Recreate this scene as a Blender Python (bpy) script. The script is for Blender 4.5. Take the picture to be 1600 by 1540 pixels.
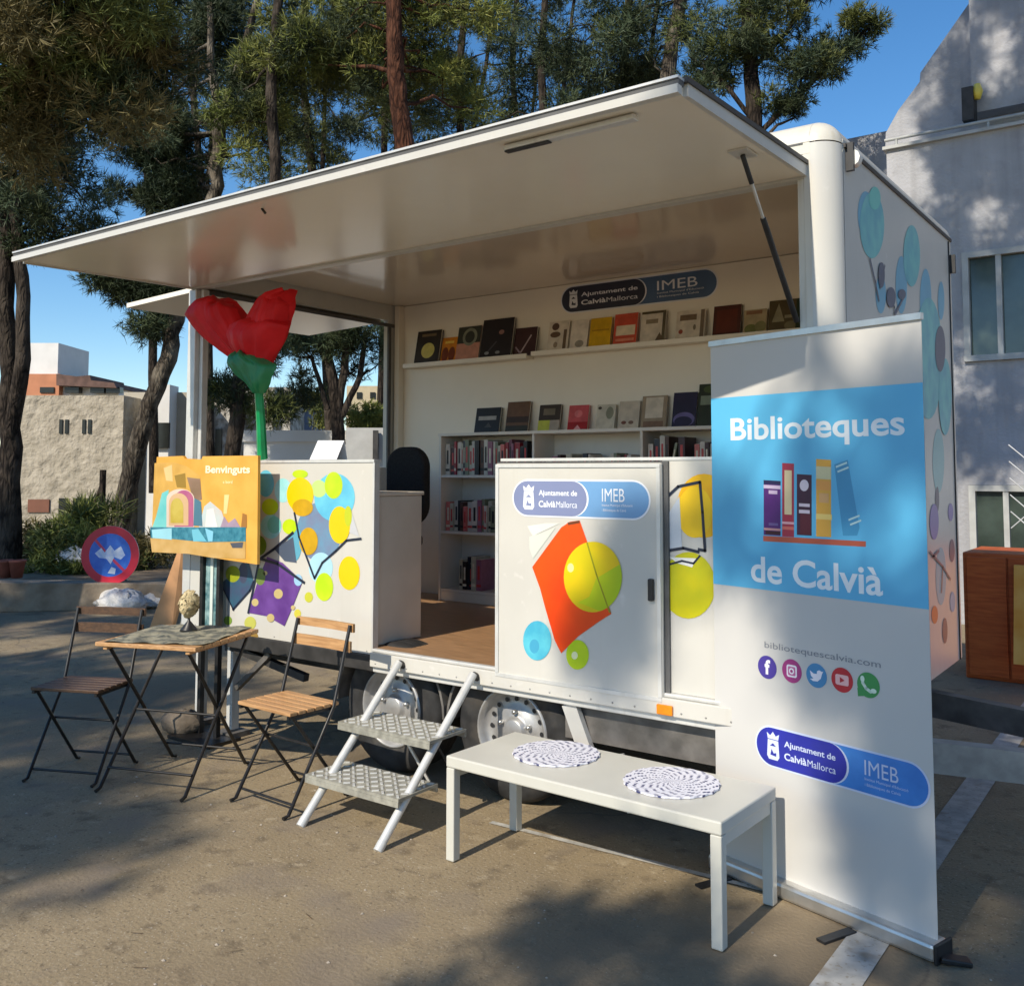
import bpy, math, random
import numpy as np
from mathutils import Vector, Matrix
random.seed(7); RNG = np.random.default_rng(7)
for o in list(bpy.data.objects): bpy.data.objects.remove(o)
SC = bpy.context.scene; COL = SC.collection
# ---------------------------------------------------------------- camera
YAW, PITCH, ROLL = -0.6287, 0.0656, 0.0011
FPX, PPY = 1493.36, 638.73
CX, CY, CZ = 1.0921, -3.5651, 1.5281
_f = np.array([math.sin(YAW)*math.cos(PITCH), math.cos(YAW)*math.cos(PITCH), math.sin(PITCH)])
_r0 = np.array([math.cos(YAW), -math.sin(YAW), 0.0]); _u0 = np.cross(_r0, _f)
CR = math.cos(ROLL)*_r0 + math.sin(ROLL)*_u0; CU = -math.sin(ROLL)*_r0 + math.cos(ROLL)*_u0; CF = _f
CC = np.array([CX, CY, CZ])
cam = bpy.data.cameras.new('camera'); camo = bpy.data.objects.new('camera', cam); COL.objects.link(camo)
camo.matrix_world = Matrix(((CR[0], CU[0], -CF[0], CX), (CR[1], CU[1], -CF[1], CY), (CR[2], CU[2], -CF[2], CZ), (0, 0, 0, 1)))
cam.sensor_fit = 'HORIZONTAL'; cam.sensor_width = 36.0; cam.lens = FPX/1600*36
cam.shift_y = -(770-PPY)/1600; cam.clip_start = 0.05; cam.clip_end = 2000
SC.camera = camo
# ---------------------------------------------------------------- light
SUN_DIR = Vector((0.03, 1.0, -0.75)).normalized()
W = bpy.data.worlds.new('World'); SC.world = W; W.use_nodes = True
nt = W.node_tree; nt.nodes.clear()
sky = nt.nodes.new('ShaderNodeTexSky'); sky.sky_type = 'NISHITA'; sky.sun_disc = False
sky.sun_elevation = math.radians(36.9); sky.sun_rotation = math.radians(180)
sky.air_density = 1.0; sky.dust_density = 0.1; sky.ozone_density = 3.0; sky.altitude = 50
bg = nt.nodes.new('ShaderNodeBackground'); bg.inputs[1].default_value = 0.114
out = nt.nodes.new('ShaderNodeOutputWorld')
hs_ = nt.nodes.new('ShaderNodeHueSaturation'); hs_.inputs['Saturation'].default_value = 1.25; nt.links.new(sky.outputs[0], hs_.inputs['Color']); nt.links.new(hs_.outputs[0], bg.inputs[0]); nt.links.new(bg.outputs[0], out.inputs[0])
sl = bpy.data.lights.new('sun', 'SUN'); sl.energy = 3.7; sl.angle = math.radians(0.5); sl.color = (1.0, 0.90, 0.74)
so = bpy.data.objects.new('sun', sl); COL.objects.link(so); so.location = (0, -20, 20)
so.rotation_euler = SUN_DIR.to_track_quat('-Z', 'Y').to_euler()
SC.view_settings.view_transform = 'Standard'; SC.view_settings.look = 'None'
SC.view_settings.exposure = 0.44; SC.view_settings.gamma = 1.0
# ---------------------------------------------------------------- measuring helpers (photo pixel 1600x1540 -> point on a given real plane)
def ray(x, y): return CR*(x-800)/FPX + CU*(PPY-y)/FPX + CF
def at(x, y, d): return CC + ray(x, y)*d
def onx(x, y, X): r = ray(x, y); return CC + r*((X-CX)/r[0])
def ony(x, y, Y): r = ray(x, y); return CC + r*((Y-CY)/r[1])
def onz(x, y, Z=0.0): r = ray(x, y); return CC + r*((Z-CZ)/r[2])
# ---------------------------------------------------------------- materials
MATS = {}
def mat(name, c, rough=0.5, spec=0.5, metal=0.0, var=0.08, vscale=6.0, bump=0.0, bscale=40.0, coat=0.0, c2=None, vlo=0.35, vhi=0.65, trans=0.0, speck=None, wear=None, bdist=0.01):
    if name in MATS: return MATS[name]
    m = bpy.data.materials.new(name); m.use_nodes = True; N = m.node_tree.nodes; L = m.node_tree.links
    b = N['Principled BSDF']; b.inputs['Roughness'].default_value = rough; b.inputs['Metallic'].default_value = metal
    b.inputs['Specular IOR Level'].default_value = spec
    if coat: b.inputs['Coat Weight'].default_value = coat; b.inputs['Coat Roughness'].default_value = 0.12
    if trans: b.inputs['Transmission Weight'].default_value = trans
    tc = N.new('ShaderNodeTexCoord')
    n1 = N.new('ShaderNodeTexNoise'); n1.inputs['Scale'].default_value = vscale; n1.inputs['Detail'].default_value = 5
    L.new(tc.outputs['Object'], n1.inputs['Vector'])
    cr = N.new('ShaderNodeValToRGB'); cr.color_ramp.elements[0].position = vlo; cr.color_ramp.elements[1].position = vhi
    if c2 is None:
        a = tuple(max(0, v*(1-var)) for v in c); d = tuple(min(1, v*(1+var)) for v in c)
    else: a, d = c, c2
    cr.color_ramp.elements[0].color = (*a, 1); cr.color_ramp.elements[1].color = (*d, 1)
    L.new(n1.outputs['Fac'], cr.inputs[0]); last = cr.outputs[0]
    for sp in (speck or []):
        (sc_, lo, hi, col_) = sp
        n2 = N.new('ShaderNodeTexNoise'); n2.inputs['Scale'].default_value = sc_; n2.inputs['Detail'].default_value = 3
        L.new(tc.outputs['Object'], n2.inputs['Vector'])
        r2 = N.new('ShaderNodeValToRGB'); r2.color_ramp.elements[0].position = lo; r2.color_ramp.elements[1].position = hi
        r2.color_ramp.elements[0].color = (0, 0, 0, 1); r2.color_ramp.elements[1].color = (1, 1, 1, 1)
        L.new(n2.outputs['Fac'], r2.inputs[0])
        mx = N.new('ShaderNodeMix'); mx.data_type = 'RGBA'
        L.new(r2.outputs[0], mx.inputs[0]); L.new(last, mx.inputs[6]); mx.inputs[7].default_value = (*col_, 1); last = mx.outputs[2]
    L.new(last, b.inputs['Base Color'])
    if bump:
        n3 = N.new('ShaderNodeTexNoise'); n3.inputs['Scale'].default_value = bscale; n3.inputs['Detail'].default_value = 6
        L.new(tc.outputs['Object'], n3.inputs['Vector'])
        bp = N.new('ShaderNodeBump'); bp.inputs['Strength'].default_value = bump; bp.inputs['Distance'].default_value = bdist
        L.new(n3.outputs['Fac'], bp.inputs['Height']); L.new(bp.outputs[0], b.inputs['Normal'])
    MATS[name] = m; return m
def streaks(m, col, amt=.5, sc=(26, 26, 1.2), lo=.58, hi=.80):      # run-off grime
    N = m.node_tree.nodes; L = m.node_tree.links; b = N['Principled BSDF']; src = b.inputs['Base Color'].links[0].from_socket
    tc = N.new('ShaderNodeTexCoord'); mp = N.new('ShaderNodeMapping'); mp.inputs['Scale'].default_value = sc; n = N.new('ShaderNodeTexNoise'); n.inputs['Scale'].default_value = 1.0; n.inputs['Detail'].default_value = 6
    L.new(tc.outputs['Object'], mp.inputs[0]); L.new(mp.outputs[0], n.inputs['Vector']); rp = N.new('ShaderNodeMapRange'); rp.inputs[1].default_value = lo; rp.inputs[2].default_value = hi; rp.inputs[4].default_value = amt
    L.new(n.outputs['Fac'], rp.inputs[0]); mx = N.new('ShaderNodeMix'); mx.data_type = 'RGBA'; L.new(rp.outputs[0], mx.inputs[0]); L.new(src, mx.inputs[6]); mx.inputs[7].default_value = (*col, 1); L.new(mx.outputs[2], b.inputs['Base Color']); return m
def wood(name, c, c2, scale=(2, 2, 40), rough=0.5):
    if name in MATS: return MATS[name]
    m = bpy.data.materials.new(name); m.use_nodes = True; N = m.node_tree.nodes; L = m.node_tree.links
    b = N['Principled BSDF']; b.inputs['Roughness'].default_value = rough
    tc = N.new('ShaderNodeTexCoord'); mp = N.new('ShaderNodeMapping'); mp.inputs['Scale'].default_value = scale
    n1 = N.new('ShaderNodeTexNoise'); n1.inputs['Scale'].default_value = 3; n1.inputs['Detail'].default_value = 8; n1.inputs['Distortion'].default_value = 0.6
    L.new(tc.outputs['Object'], mp.inputs[0]); L.new(mp.outputs[0], n1.inputs['Vector'])
    cr = N.new('ShaderNodeValToRGB'); cr.color_ramp.elements[0].position = .35; cr.color_ramp.elements[1].position = .65
    cr.color_ramp.elements[0].color = (*c, 1); cr.color_ramp.elements[1].color = (*c2, 1)
    L.new(n1.outputs['Fac'], cr.inputs[0]); L.new(cr.outputs[0], b.inputs['Base Color'])
    bp = N.new('ShaderNodeBump'); bp.inputs['Strength'].default_value = .2; bp.inputs['Distance'].default_value = .003
    L.new(n1.outputs['Fac'], bp.inputs['Height']); L.new(bp.outputs[0], b.inputs['Normal'])
    MATS[name] = m; return m
def S(r, g, b):   # sRGB 0-255 -> linear
    return tuple((v/255/12.92 if v <= 10 else ((v/255+.055)/1.055)**2.4) for v in (r, g, b))
def flat(r, g, b, r2=None, g2=None, b2=None, sc=9):      # printed ink
    key = 'ink_%d_%d_%d_%s' % (r, g, b, r2)
    if r2 is None: return mat(key, S(r, g, b), rough=.35, var=.05, vscale=5)
    return mat(key, S(r, g, b), rough=.35, c2=S(r2, g2, b2), vscale=sc, vlo=.35, vhi=.65)
M_WHITE = mat('white_gloss_panel', (.59, .575, .53), rough=.28, var=.03, vscale=3, speck=[(14, .66, .78, (.66, .64, .60))], bump=.04, bscale=3, bdist=.02)
M_AWN = mat('awning_inner_gloss', (.88, .81, .68), rough=.16, var=.03, vscale=1.5, bump=.10, bscale=1.6, bdist=.012)
M_INNER = mat('inner_wall_white', (.88, .79, .66), rough=.35, var=.03, vscale=2)
M_CEIL = mat('ceiling_gloss', (.80, .70, .58), rough=.13, var=.03, vscale=2, bump=.02, bscale=1.4, bdist=.01)
M_CREAM = mat('cream_fibreglass', (.64, .61, .53), rough=.35, var=.05, vscale=4, speck=[(9, .6, .8, (.6, .56, .46))])
M_ALU = mat('brushed_aluminium', (.62, .62, .61), rough=.35, metal=.85, var=.12, vscale=12, bump=.1, bscale=60, bdist=.001)
M_ALUP = mat('painted_aluminium', (.66, .66, .64), rough=.4, metal=.25, var=.06, vscale=10)
M_DARK = mat('dark_metal', (.018, .018, .020), rough=.45, var=.3, vscale=20)
M_RUBBER = mat('black_rubber', (.022, .022, .023), rough=.75, var=.4, vscale=14, bump=.2, bscale=50, bdist=.002, speck=[(5, .55, .75, (.07, .06, .05))])
M_CHAS = mat('chassis_grey', (.16, .15, .14), rough=.55, metal=.3, var=.3, vscale=10)
M_CHASD = mat('chassis_dark', (.035, .033, .032), rough=.6, var=.4, vscale=8)
M_RIM = mat('rim_silver', (.42, .42, .42), rough=.4, metal=.5, var=.12, vscale=12)
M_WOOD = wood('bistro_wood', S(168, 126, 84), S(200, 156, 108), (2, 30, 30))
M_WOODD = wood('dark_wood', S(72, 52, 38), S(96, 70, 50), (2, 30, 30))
M_FLOOR = wood('floor_wood', S(150, 116, 84), S(184, 144, 106), (3, 25, 3), rough=.3)
M_BENCH = mat('bench_cream', (.58, .57, .51), rough=.38, var=.03, vscale=5, speck=[(18, .68, .8, (.6, .6, .55))])
M_ORANGE = mat('orange_lens', (.85, .25, .01), rough=.2, var=.1, vscale=50)
M_BLACKF = mat('black_fabric', (.012, .012, .013), rough=.9, var=.3, vscale=60, bump=.3, bscale=200, bdist=.001)
streaks(M_WHITE, (.52, .49, .42), .35); streaks(M_CREAM, (.50, .44, .33), .55); streaks(M_BENCH, (.5, .47, .4), .3, (9, 9, 9), .6, .8); streaks(M_ALUP, (.35, .33, .3), .4, (30, 30, 6))
# ---------------------------------------------------------------- mesh builder
class MB:
    def __init__(s): s.v = []; s.f = []; s.m = []; s.mats = []; s.sm = []
    def mi(s, m):
        if m not in s.mats: s.mats.append(m)
        return s.mats.index(m)
    def add(s, vs, fs, m, smooth=False):
        k = len(s.v); s.v += [tuple(map(float, v)) for v in vs]; i = s.mi(m)
        for f in fs: s.f.append(tuple(k+a for a in f)); s.m.append(i); s.sm.append(smooth)
        return s
    def box(s, x0, x1, y0, y1, z0, z1, m, M=None):
        vs = [(x, y, z) for z in (z0, z1) for y in (y0, y1) for x in (x0, x1)]
        if M is not None: vs = [tuple(M @ Vector(v)) for v in vs]
        return s.add(vs, [(0, 2, 3, 1), (4, 5, 7, 6), (0, 1, 5, 4), (2, 6, 7, 3), (0, 4, 6, 2), (1, 3, 7, 5)], m)
    def bar(s, a, b, w, h, m, up=(0, 0, 1)):      # rectangular bar from a to b
        a = Vector(a); b = Vector(b); d = (b-a).normalized(); u = Vector(up); sd = d.cross(u)
        if sd.length < 1e-4: sd = d.cross(Vector((1, 0, 0)))
        sd.normalize(); u = sd.cross(d)
        vs = [p+sd*i*w/2+u*j*h/2 for p in (a, b) for j in (-1, 1) for i in (-1, 1)]
        return s.add(vs, [(0, 2, 3, 1), (4, 5, 7, 6), (0, 1, 5, 4), (2, 6, 7, 3), (0, 4, 6, 2), (1, 3, 7, 5)], m)
    def tube(s, pts, rad, m, n=10, smooth=True, caps=True):
        pts = [Vector(p) for p in pts]
        if not hasattr(rad, '__len__'): rad = [rad]*len(pts)
        vs = []; prev = None
        for i, p in enumerate(pts):
            d = (pts[min(i+1, len(pts)-1)]-pts[max(i-1, 0)]).normalized()
            if prev is None:
                a = d.cross(Vector((0, 0, 1)));  a = a if a.length > 1e-3 else d.cross(Vector((1, 0, 0)))
            else: a = prev - d*prev.dot(d)
            a.normalize(); prev = a; b = d.cross(a)
            for k in range(n):
                t = 2*math.pi*k/n; vs.append(p + (a*math.cos(t)+b*math.sin(t))*rad[i])
        fs = [(i*n+k, i*n+(k+1) % n, (i+1)*n+(k+1) % n, (i+1)*n+k) for i in range(len(pts)-1) for k in range(n)]
        s.add(vs, fs, m, smooth)
        if caps: s.add(vs[:n], [tuple(range(n))[::-1]], m); s.add(vs[-n:], [tuple(range(n))], m)
        return s
    def lathe(s, prof, O, A, m, n=32, smooth=True):      # prof = (r, h) along axis A from O
        O = Vector(O); A = Vector(A).normalized(); a = A.cross(Vector((0, 0, 1))); a = a if a.length > 1e-3 else Vector((1, 0, 0)); a.normalize(); b = A.cross(a)
        vs = [O + A*h + (a*math.cos(2*math.pi*k/n)+b*math.sin(2*math.pi*k/n))*r for r, h in prof for k in range(n)]
        fs = [(i*n+k, i*n+(k+1) % n, (i+1)*n+(k+1) % n, (i+1)*n+k) for i in range(len(prof)-1) for k in range(n)]
        return s.add(vs, fs, m, smooth)
    def poly(s, pts, m):
        return s.add(pts, [tuple(range(len(pts)))], m)
    def slab(s, pts, off, m):      # polygon extruded by a vector
        off = Vector(off); n = len(pts); vs = [Vector(p) for p in pts] + [Vector(p)+off for p in pts]
        return s.add(vs, [tuple(range(n))[::-1], tuple(range(n, 2*n))] + [(i, (i+1) % n, n+(i+1) % n, n+i) for i in range(n)], m)
    def build(s, name, parent=None, bevel=0.0, label=None, cat=None, group=None, kind=None):
        me = bpy.data.meshes.new(name); me.from_pydata(s.v, [], s.f)
        for m in s.mats: me.materials.append(m)
        me.polygons.foreach_set('material_index', s.m); me.polygons.foreach_set('use_smooth', s.sm); me.update()
        o = bpy.data.objects.new(name, me); COL.objects.link(o)
        if parent: o.parent = parent; o.matrix_parent_inverse = MINV(parent)
        if bevel:
            b = o.modifiers.new('bevel', 'BEVEL'); b.width = bevel; b.segments = 2; b.limit_method = 'ANGLE'; b.angle_limit = math.radians(40)
        tag(o, label, cat, group, kind); return o
def MINV(p):      # things carry the only transform; parts and sub-parts are modelled in place
    return Matrix.LocRotScale(p.location, p.rotation_euler, p.scale).inverted() if p.parent is None else Matrix.Identity(4)
def tag(o, label=None, cat=None, group=None, kind=None):
    if label: o['label'] = label
    if cat: o['category'] = cat
    if group: o['group'] = group
    if kind: o['kind'] = kind
    return o
def thing(name, loc, label, cat, group=None):
    o = bpy.data.objects.new(name, None); o.empty_display_size = .1; COL.objects.link(o); o.location = loc
    return tag(o, label, cat, group)
# frames for flat artwork: a local (u, v) plane with a normal
class Frame:
    def __init__(s, O, U, V, N): s.O = Vector(O); s.U = Vector(U).normalized(); s.V = Vector(V).normalized(); s.N = Vector(N).normalized()
    def p(s, u, v, h=0.0): return s.O + s.U*u + s.V*v + s.N*h
    def inv(s, P): d = Vector(P)-s.O; return d.dot(s.U), d.dot(s.V)
    def px(s, x, y):      # photo pixel -> (u, v) on this plane
        r = Vector(ray(x, y)); C = Vector(CC); t = (s.O-C).dot(s.N)/r.dot(s.N); return s.inv(C+r*t)
LAY = .45      # printed layers lie this fraction of the nominal offset above their panel
def poly(mb, F, pts, m, h): mb.poly([F.p(u, v, h*LAY+.0004) for u, v in pts], m)
def ell(u, v, ru, rv, n=28, rot=0.0):
    return [(u+ru*math.cos(t)*math.cos(rot)-rv*math.sin(t)*math.sin(rot), v+ru*math.cos(t)*math.sin(rot)+rv*math.sin(t)*math.cos(rot)) for t in [2*math.pi*k/n for k in range(n)]]
def pell(F, x, y, rx, ry, n=28):
    return [F.px(x+rx*math.cos(2*math.pi*k/n), y-ry*math.sin(2*math.pi*k/n)) for k in range(n)]
def rrect(u0, u1, v0, v1, r, n=8):
    o = []
    for cu, cv, a in ((u1-r, v1-r, 0), (u0+r, v1-r, 90), (u0+r, v0+r, 180), (u1-r, v0+r, 270)):
        for k in range(n+1): t = math.radians(a+90*k/n); o.append((cu+r*math.cos(t), cv+r*math.sin(t)))
    return o
def stroke(mb, F, pts, w, m, h):
    for (a, b) in zip(pts[:-1], pts[1:]):
        du, dv = b[0]-a[0], b[1]-a[1]; l = math.hypot(du, dv) or 1; nu, nv = -dv/l*w/2, du/l*w/2; eu, ev = du/l*w*.3, dv/l*w*.3
        poly(mb, F, [(a[0]+nu-eu, a[1]+nv-ev), (a[0]-nu-eu, a[1]-nv-ev), (b[0]-nu+eu, b[1]-nv+ev), (b[0]+nu+eu, b[1]+nv+ev)], m, h)
def text(mb, F, st, u0, u1, v0, v1, m, h, bold=0.0):      # string fitted into the box u0..u1, v0..v1
    c = bpy.data.curves.new('t', 'FONT'); c.body = st; c.size = 1; c.offset = bold; c.resolution_u = 5; c.fill_mode = 'FRONT'
    o = bpy.data.objects.new('t', c); COL.objects.link(o); dg = bpy.context.evaluated_depsgraph_get()
    me = bpy.data.meshes.new_from_object(o.evaluated_get(dg)); bpy.data.objects.remove(o); bpy.data.curves.remove(c)
    vs = [v.co.copy() for v in me.vertices]
    if vs:
        xa = min(v.x for v in vs); xb = max(v.x for v in vs); ya = min(v.y for v in vs); yb = max(v.y for v in vs)
        mb.add([F.p(u0+(v.x-xa)/(xb-xa)*(u1-u0), v0+(v.y-ya)/(yb-ya)*(v1-v0), h*LAY+.0004) for v in vs], [tuple(p.vertices) for p in me.polygons], m)
    bpy.data.meshes.remove(me)
def logo(mb, F, u0, u1, v0, v1, cd, cl, cw, h):
    """two-part pill: dark half with crest and two lines, light half with four capitals"""
    H = v1-v0; r = H/2; um = u0+(u1-u0)*.565
    poly(mb, F, rrect(u0-H*.05, u1+H*.05, v0-H*.05, v1+H*.05, r*1.1), cw, h)
    poly(mb, F, rrect(um-H, u1, v0, v1, r), cl, h+.0012)
    poly(mb, F, rrect(u0, um+H*.06, v0, v1, r), cw, h+.0024)
    poly(mb, F, rrect(u0, um, v0, v1, r), cd, h+.0036)
    a = h+.0048; c = u0+H*.55
    poly(mb, F, [(c-.17*H, v0+.68*H), (c-.2*H, v0+.25*H), (c-.14*H, v0+.16*H), (c+.14*H, v0+.16*H), (c+.2*H, v0+.25*H), (c+.17*H, v0+.68*H)], cw, a)
    poly(mb, F, [(c-.17*H, v0+.70*H), (c+.17*H, v0+.70*H), (c+.2*H, v0+.86*H), (c+.09*H, v0+.79*H), (c, v0+.90*H), (c-.09*H, v0+.79*H), (c-.2*H, v0+.86*H)], cw, a)
    poly(mb, F, [(c-.09*H, v0+.28*H), (c+.1*H, v0+.26*H), (c+.1*H, v0+.36*H), (c+.02*H, v0+.33*H), (c-.05*H, v0+.44*H)], cd, a+.0012)
    poly(mb, F, [(c-.1*H, v0+.52*H), (c+.1*H, v0+.52*H), (c, v0+.6*H)], cd, a+.0012)
    t0 = c+.36*H; t1 = um-.32*H
    text(mb, F, 'Ajuntament de', t0, t1, v0+.53*H, v0+.74*H, cw, a, .02)
    tm = t0+(t1-t0)*.45
    text(mb, F, 'Calvià', t0, tm-.01*H, v0+.24*H, v0+.43*H, cw, a, .025)
    text(mb, F, 'Mallorca', tm+.02*H, t1, v0+.24*H, v0+.42*H, cw, a)
    w0 = um+.5*H; w1 = u1-.75*H
    text(mb, F, 'IMEB', w0, w1, v0+.44*H, v0+.80*H, cw, a, .0)
    text(mb, F, "Institut Municipal d'Educació", w0, w1+.25*H, v0+.29*H, v0+.38*H, cw, a)
    text(mb, F, 'i Biblioteques de Calvià', w0, w1+.05*H, v0+.15*H, v0+.24*H, cw, a)
FY = lambda y: Frame((0, y, 0), (1, 0, 0), (0, 0, 1), (0, -1, 0))
# ================================================================ SETTING
M_GROUND = mat('worn_asphalt', (.255, .196, .116), rough=.92, c2=(.315, .247, .152), vscale=1.3, vlo=.3, vhi=.7,
    speck=[(9, .55, .68, (.19, .145, .088)), (14, .60, .72, (.36, .29, .19)), (60, .60, .70, (.15, .115, .072)), (95, .62, .70, (.44, .38, .30)), (2.2, .54, .70, (.23, .185, .135)), (22, .68, .74, (.17, .13, .08)), (.5, .50, .64, (.215, .165, .105)), (.9, .60, .68, (.17, .132, .085))], bump=.7, bscale=70, bdist=.006)
g = MB(); n = 60
def cracks(m):
    N = m.node_tree.nodes; L = m.node_tree.links; b = N['Principled BSDF']; src = b.inputs['Base Color'].links[0].from_socket
    tc = N.new('ShaderNodeTexCoord'); nz = N.new('ShaderNodeTexNoise'); nz.inputs['Scale'].default_value = 2.5; nz.inputs['Detail'].default_value = 6; L.new(tc.outputs['Object'], nz.inputs['Vector'])
    mv = N.new('ShaderNodeMix'); mv.data_type = 'VECTOR'; mv.inputs[0].default_value = .22; L.new(tc.outputs['Object'], mv.inputs[4]); L.new(nz.outputs['Color'], mv.inputs[5])
    vo = N.new('ShaderNodeTexVoronoi'); vo.feature = 'DISTANCE_TO_EDGE'; vo.inputs['Scale'].default_value = .62; L.new(mv.outputs[1], vo.inputs['Vector'])
    rp = N.new('ShaderNodeMapRange'); rp.inputs[1].default_value = .0; rp.inputs[2].default_value = .006; rp.inputs[3].default_value = .55; rp.inputs[4].default_value = 0; L.new(vo.outputs['Distance'], rp.inputs[0])
    n2 = N.new('ShaderNodeTexNoise'); n2.inputs['Scale'].default_value = .8; L.new(tc.outputs['Object'], n2.inputs['Vector']); r2 = N.new('ShaderNodeMapRange'); r2.inputs[1].default_value = .5; r2.inputs[2].default_value = .6; L.new(n2.outputs['Fac'], r2.inputs[0])
    mm = N.new('ShaderNodeMath'); mm.operation = 'MULTIPLY'; L.new(rp.outputs[0], mm.inputs[0]); L.new(r2.outputs[0], mm.inputs[1])
    mx = N.new('ShaderNodeMix'); mx.data_type = 'RGBA'; L.new(mm.outputs[0], mx.inputs[0]); L.new(src, mx.inputs[6]); mx.inputs[7].default_value = (.10, .08, .06, 1); L.new(mx.outputs[2], b.inputs['Base Color'])
cracks(M_GROUND)
g.add([(-120, -60, 0), (80, -60, 0), (80, 200, 0), (-120, 200, 0)], [(0, 1, 2, 3)], M_GROUND)
g.build('ground', kind='structure')
M_LINE = mat('worn_road_paint', (.42, .41, .38), rough=.8, var=.2, vscale=12, speck=[(60, .58, .70, (.30, .27, .22)), (7, .58, .72, (.26, .22, .17))])
MB().add([(.085, -2.2, .004), (.215, -2.2, .004), (.155, 5, .004), (.03, 5, .004)], [(0, 1, 2, 3)], M_LINE).build('road_marking', kind='structure')
MB().add([(-1.5, -.17, .004), (-.2, -.115, .004), (-.2, -.085, .004), (-1.5, -.14, .004)], [(0, 1, 2, 3)], M_LINE).build('road_marking', kind='structure')
# loose stones and pine debris on the asphalt
st = MB(); M_PEB = mat('pebble', (.36, .31, .25), rough=.9, var=.35, vscale=30)
for i in range(260):
    x, y = random.uniform(-4.6, 1.2), random.uniform(-2.9, -.2); r = random.uniform(.003, .009)
    vs = [(x+r*random.uniform(.6, 1.3)*math.cos(a), y+r*random.uniform(.6, 1.3)*math.sin(a), 0.001) for a in (0, 1.2, 2.4, 3.7, 5)] + [(x, y, r*.8)]
    st.add(vs, [(0, 1, 5), (1, 2, 5), (2, 3, 5), (3, 4, 5), (4, 0, 5)], M_PEB)
st.build('gravel', kind='stuff', label='loose pebbles and grit scattered over the asphalt', cat='gravel')
# ================================================================ TRAILER
XL, YB, ZR, ZS, ZF, ZP, ZH = -3.98, 2.0, 2.885, .55, .632, 1.575, 2.66
T = thing('library_trailer', (-2, 1, 0), 'white open sided library trailer with raised awning and painted fruit coloured balloons', 'trailer')
M_GASK = mat('grey_gasket', (.10, .10, .10), rough=.6, var=.2)
b = MB()   # body shell: rear wall, right end wall with rounded corner column, left wall with window
b.box(XL+.02, -.02, YB-.05, YB, ZS, ZR-.06, M_WHITE); b.build('rear_wall', T)
ew = MB(); n = 10
ew.box(-.04, 0, .105, YB-.06, ZS, ZR-.075, M_WHITE)
ew.box(-.04, 0, YB-.06, YB-.002, ZS, ZR-.075, M_CREAM)
ewo = ew.build('end_wall', T)
F0 = Frame((0, 0, 0), (0, 1, 0), (0, 0, 1), (1, 0, 0))
mu = MB(); TEAL = flat(120, 200, 198, 96, 176, 190); TEAL2 = flat(110, 176, 204); DKB = flat(84, 90, 112); PURP = flat(132, 120, 184); 
for (x, y, rx, ry, m, h) in ((1352, 335, 12, 36, TEAL2, .0015), (1362, 352, 19, 52, TEAL, .003), (1366, 310, 9, 18, flat(110, 200, 190), .0045), (1408, 445, 9, 45, TEAL2, .0015), (1424, 400, 13, 48, TEAL, .003), (1446, 470, 9, 50, TEAL2, .0015), (1376, 460, 8, 30, TEAL2, .0015), (1470, 470, 5, 30, TEAL2, .003),
        (1450, 560, 22, 95, TEAL, .0045), (1476, 620, 10, 60, TEAL, .006), (1468, 545, 8, 36, DKB, .0075), (1464, 780, 3, 20, DKB, .003), (1459, 815, 7, 28, PURP, .0045), (1485, 800, 4, 14, PURP, .003), (1487, 860, 4, 18, DKB, .003), (1476, 985, 4, 20, DKB, .003), (1488, 940, 4, 16, TEAL2, .003), (1470, 900, 8, 45, flat(130, 190, 200), .0015), (1460, 960, 5, 14, flat(230, 120, 90), .003), (1466, 720, 9, 50, flat(150, 195, 195), .0015)):
    poly(mu, F0, pell(F0, x, y, rx, ry), m, h)
for seg in ([(1358, 405), (1366, 440), (1372, 470)], [(1381, 415), (1374, 450)], [(1386, 455), (1396, 480), (1398, 505)], [(1398, 490), (1412, 462)], [(1452, 862), (1472, 885), (1484, 905)], [(1472, 885), (1470, 925)], [(1456, 870), (1466, 860)]):
    stroke(mu, F0, [F0.px(*q) for q in seg], .014, DKB, .009)
poly(mu, F0, pell(F0, 1376, 430, 5, 20), DKB, .0085); poly(mu, F0, pell(F0, 1391, 465, 7, 16), DKB, .0085); poly(mu, F0, pell(F0, 1408, 460, 6, 8), DKB, .0085)
mu.build('mural', ewo)
def round_col(mb, cx, cy, r, a0, a1, z0, z1, m, n=10):
    vs = [(cx+r*math.cos(math.radians(a0+(a1-a0)*k/n)), cy+r*math.sin(math.radians(a0+(a1-a0)*k/n)), z) for z in (z0, z1) for k in range(n+1)]
    mb.add(vs, [(k, k+1, n+2+k, n+1+k) for k in range(n)], m, True)
cc = MB(); R = .095
round_col(cc, -R, R, R, 270, 360, ZS, ZR-.10, M_WHITE)
round_col(cc, -R, R, R, 270, 360, ZR-.095, ZR-R, M_CREAM)
# sphere-like cap
n = 10; vs = []; 
for j in range(n+1):
    ph = math.radians(90*j/n)
    for k in range(n+1):
        th = math.radians(270+90*k/n); vs.append((-R+R*math.cos(ph)*math.cos(th), R+R*math.cos(ph)*math.sin(th), ZR-R+R*math.sin(ph)))
cc.add(vs, [(j*(n+1)+k, j*(n+1)+k+1, (j+1)*(n+1)+k+1, (j+1)*(n+1)+k) for j in range(n) for k in range(n)], M_CREAM, True)
cc.box(-R-.025, -R, .002, .045, ZS, ZR-.12, M_CREAM)
cc.build('corner_column', T)
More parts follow.
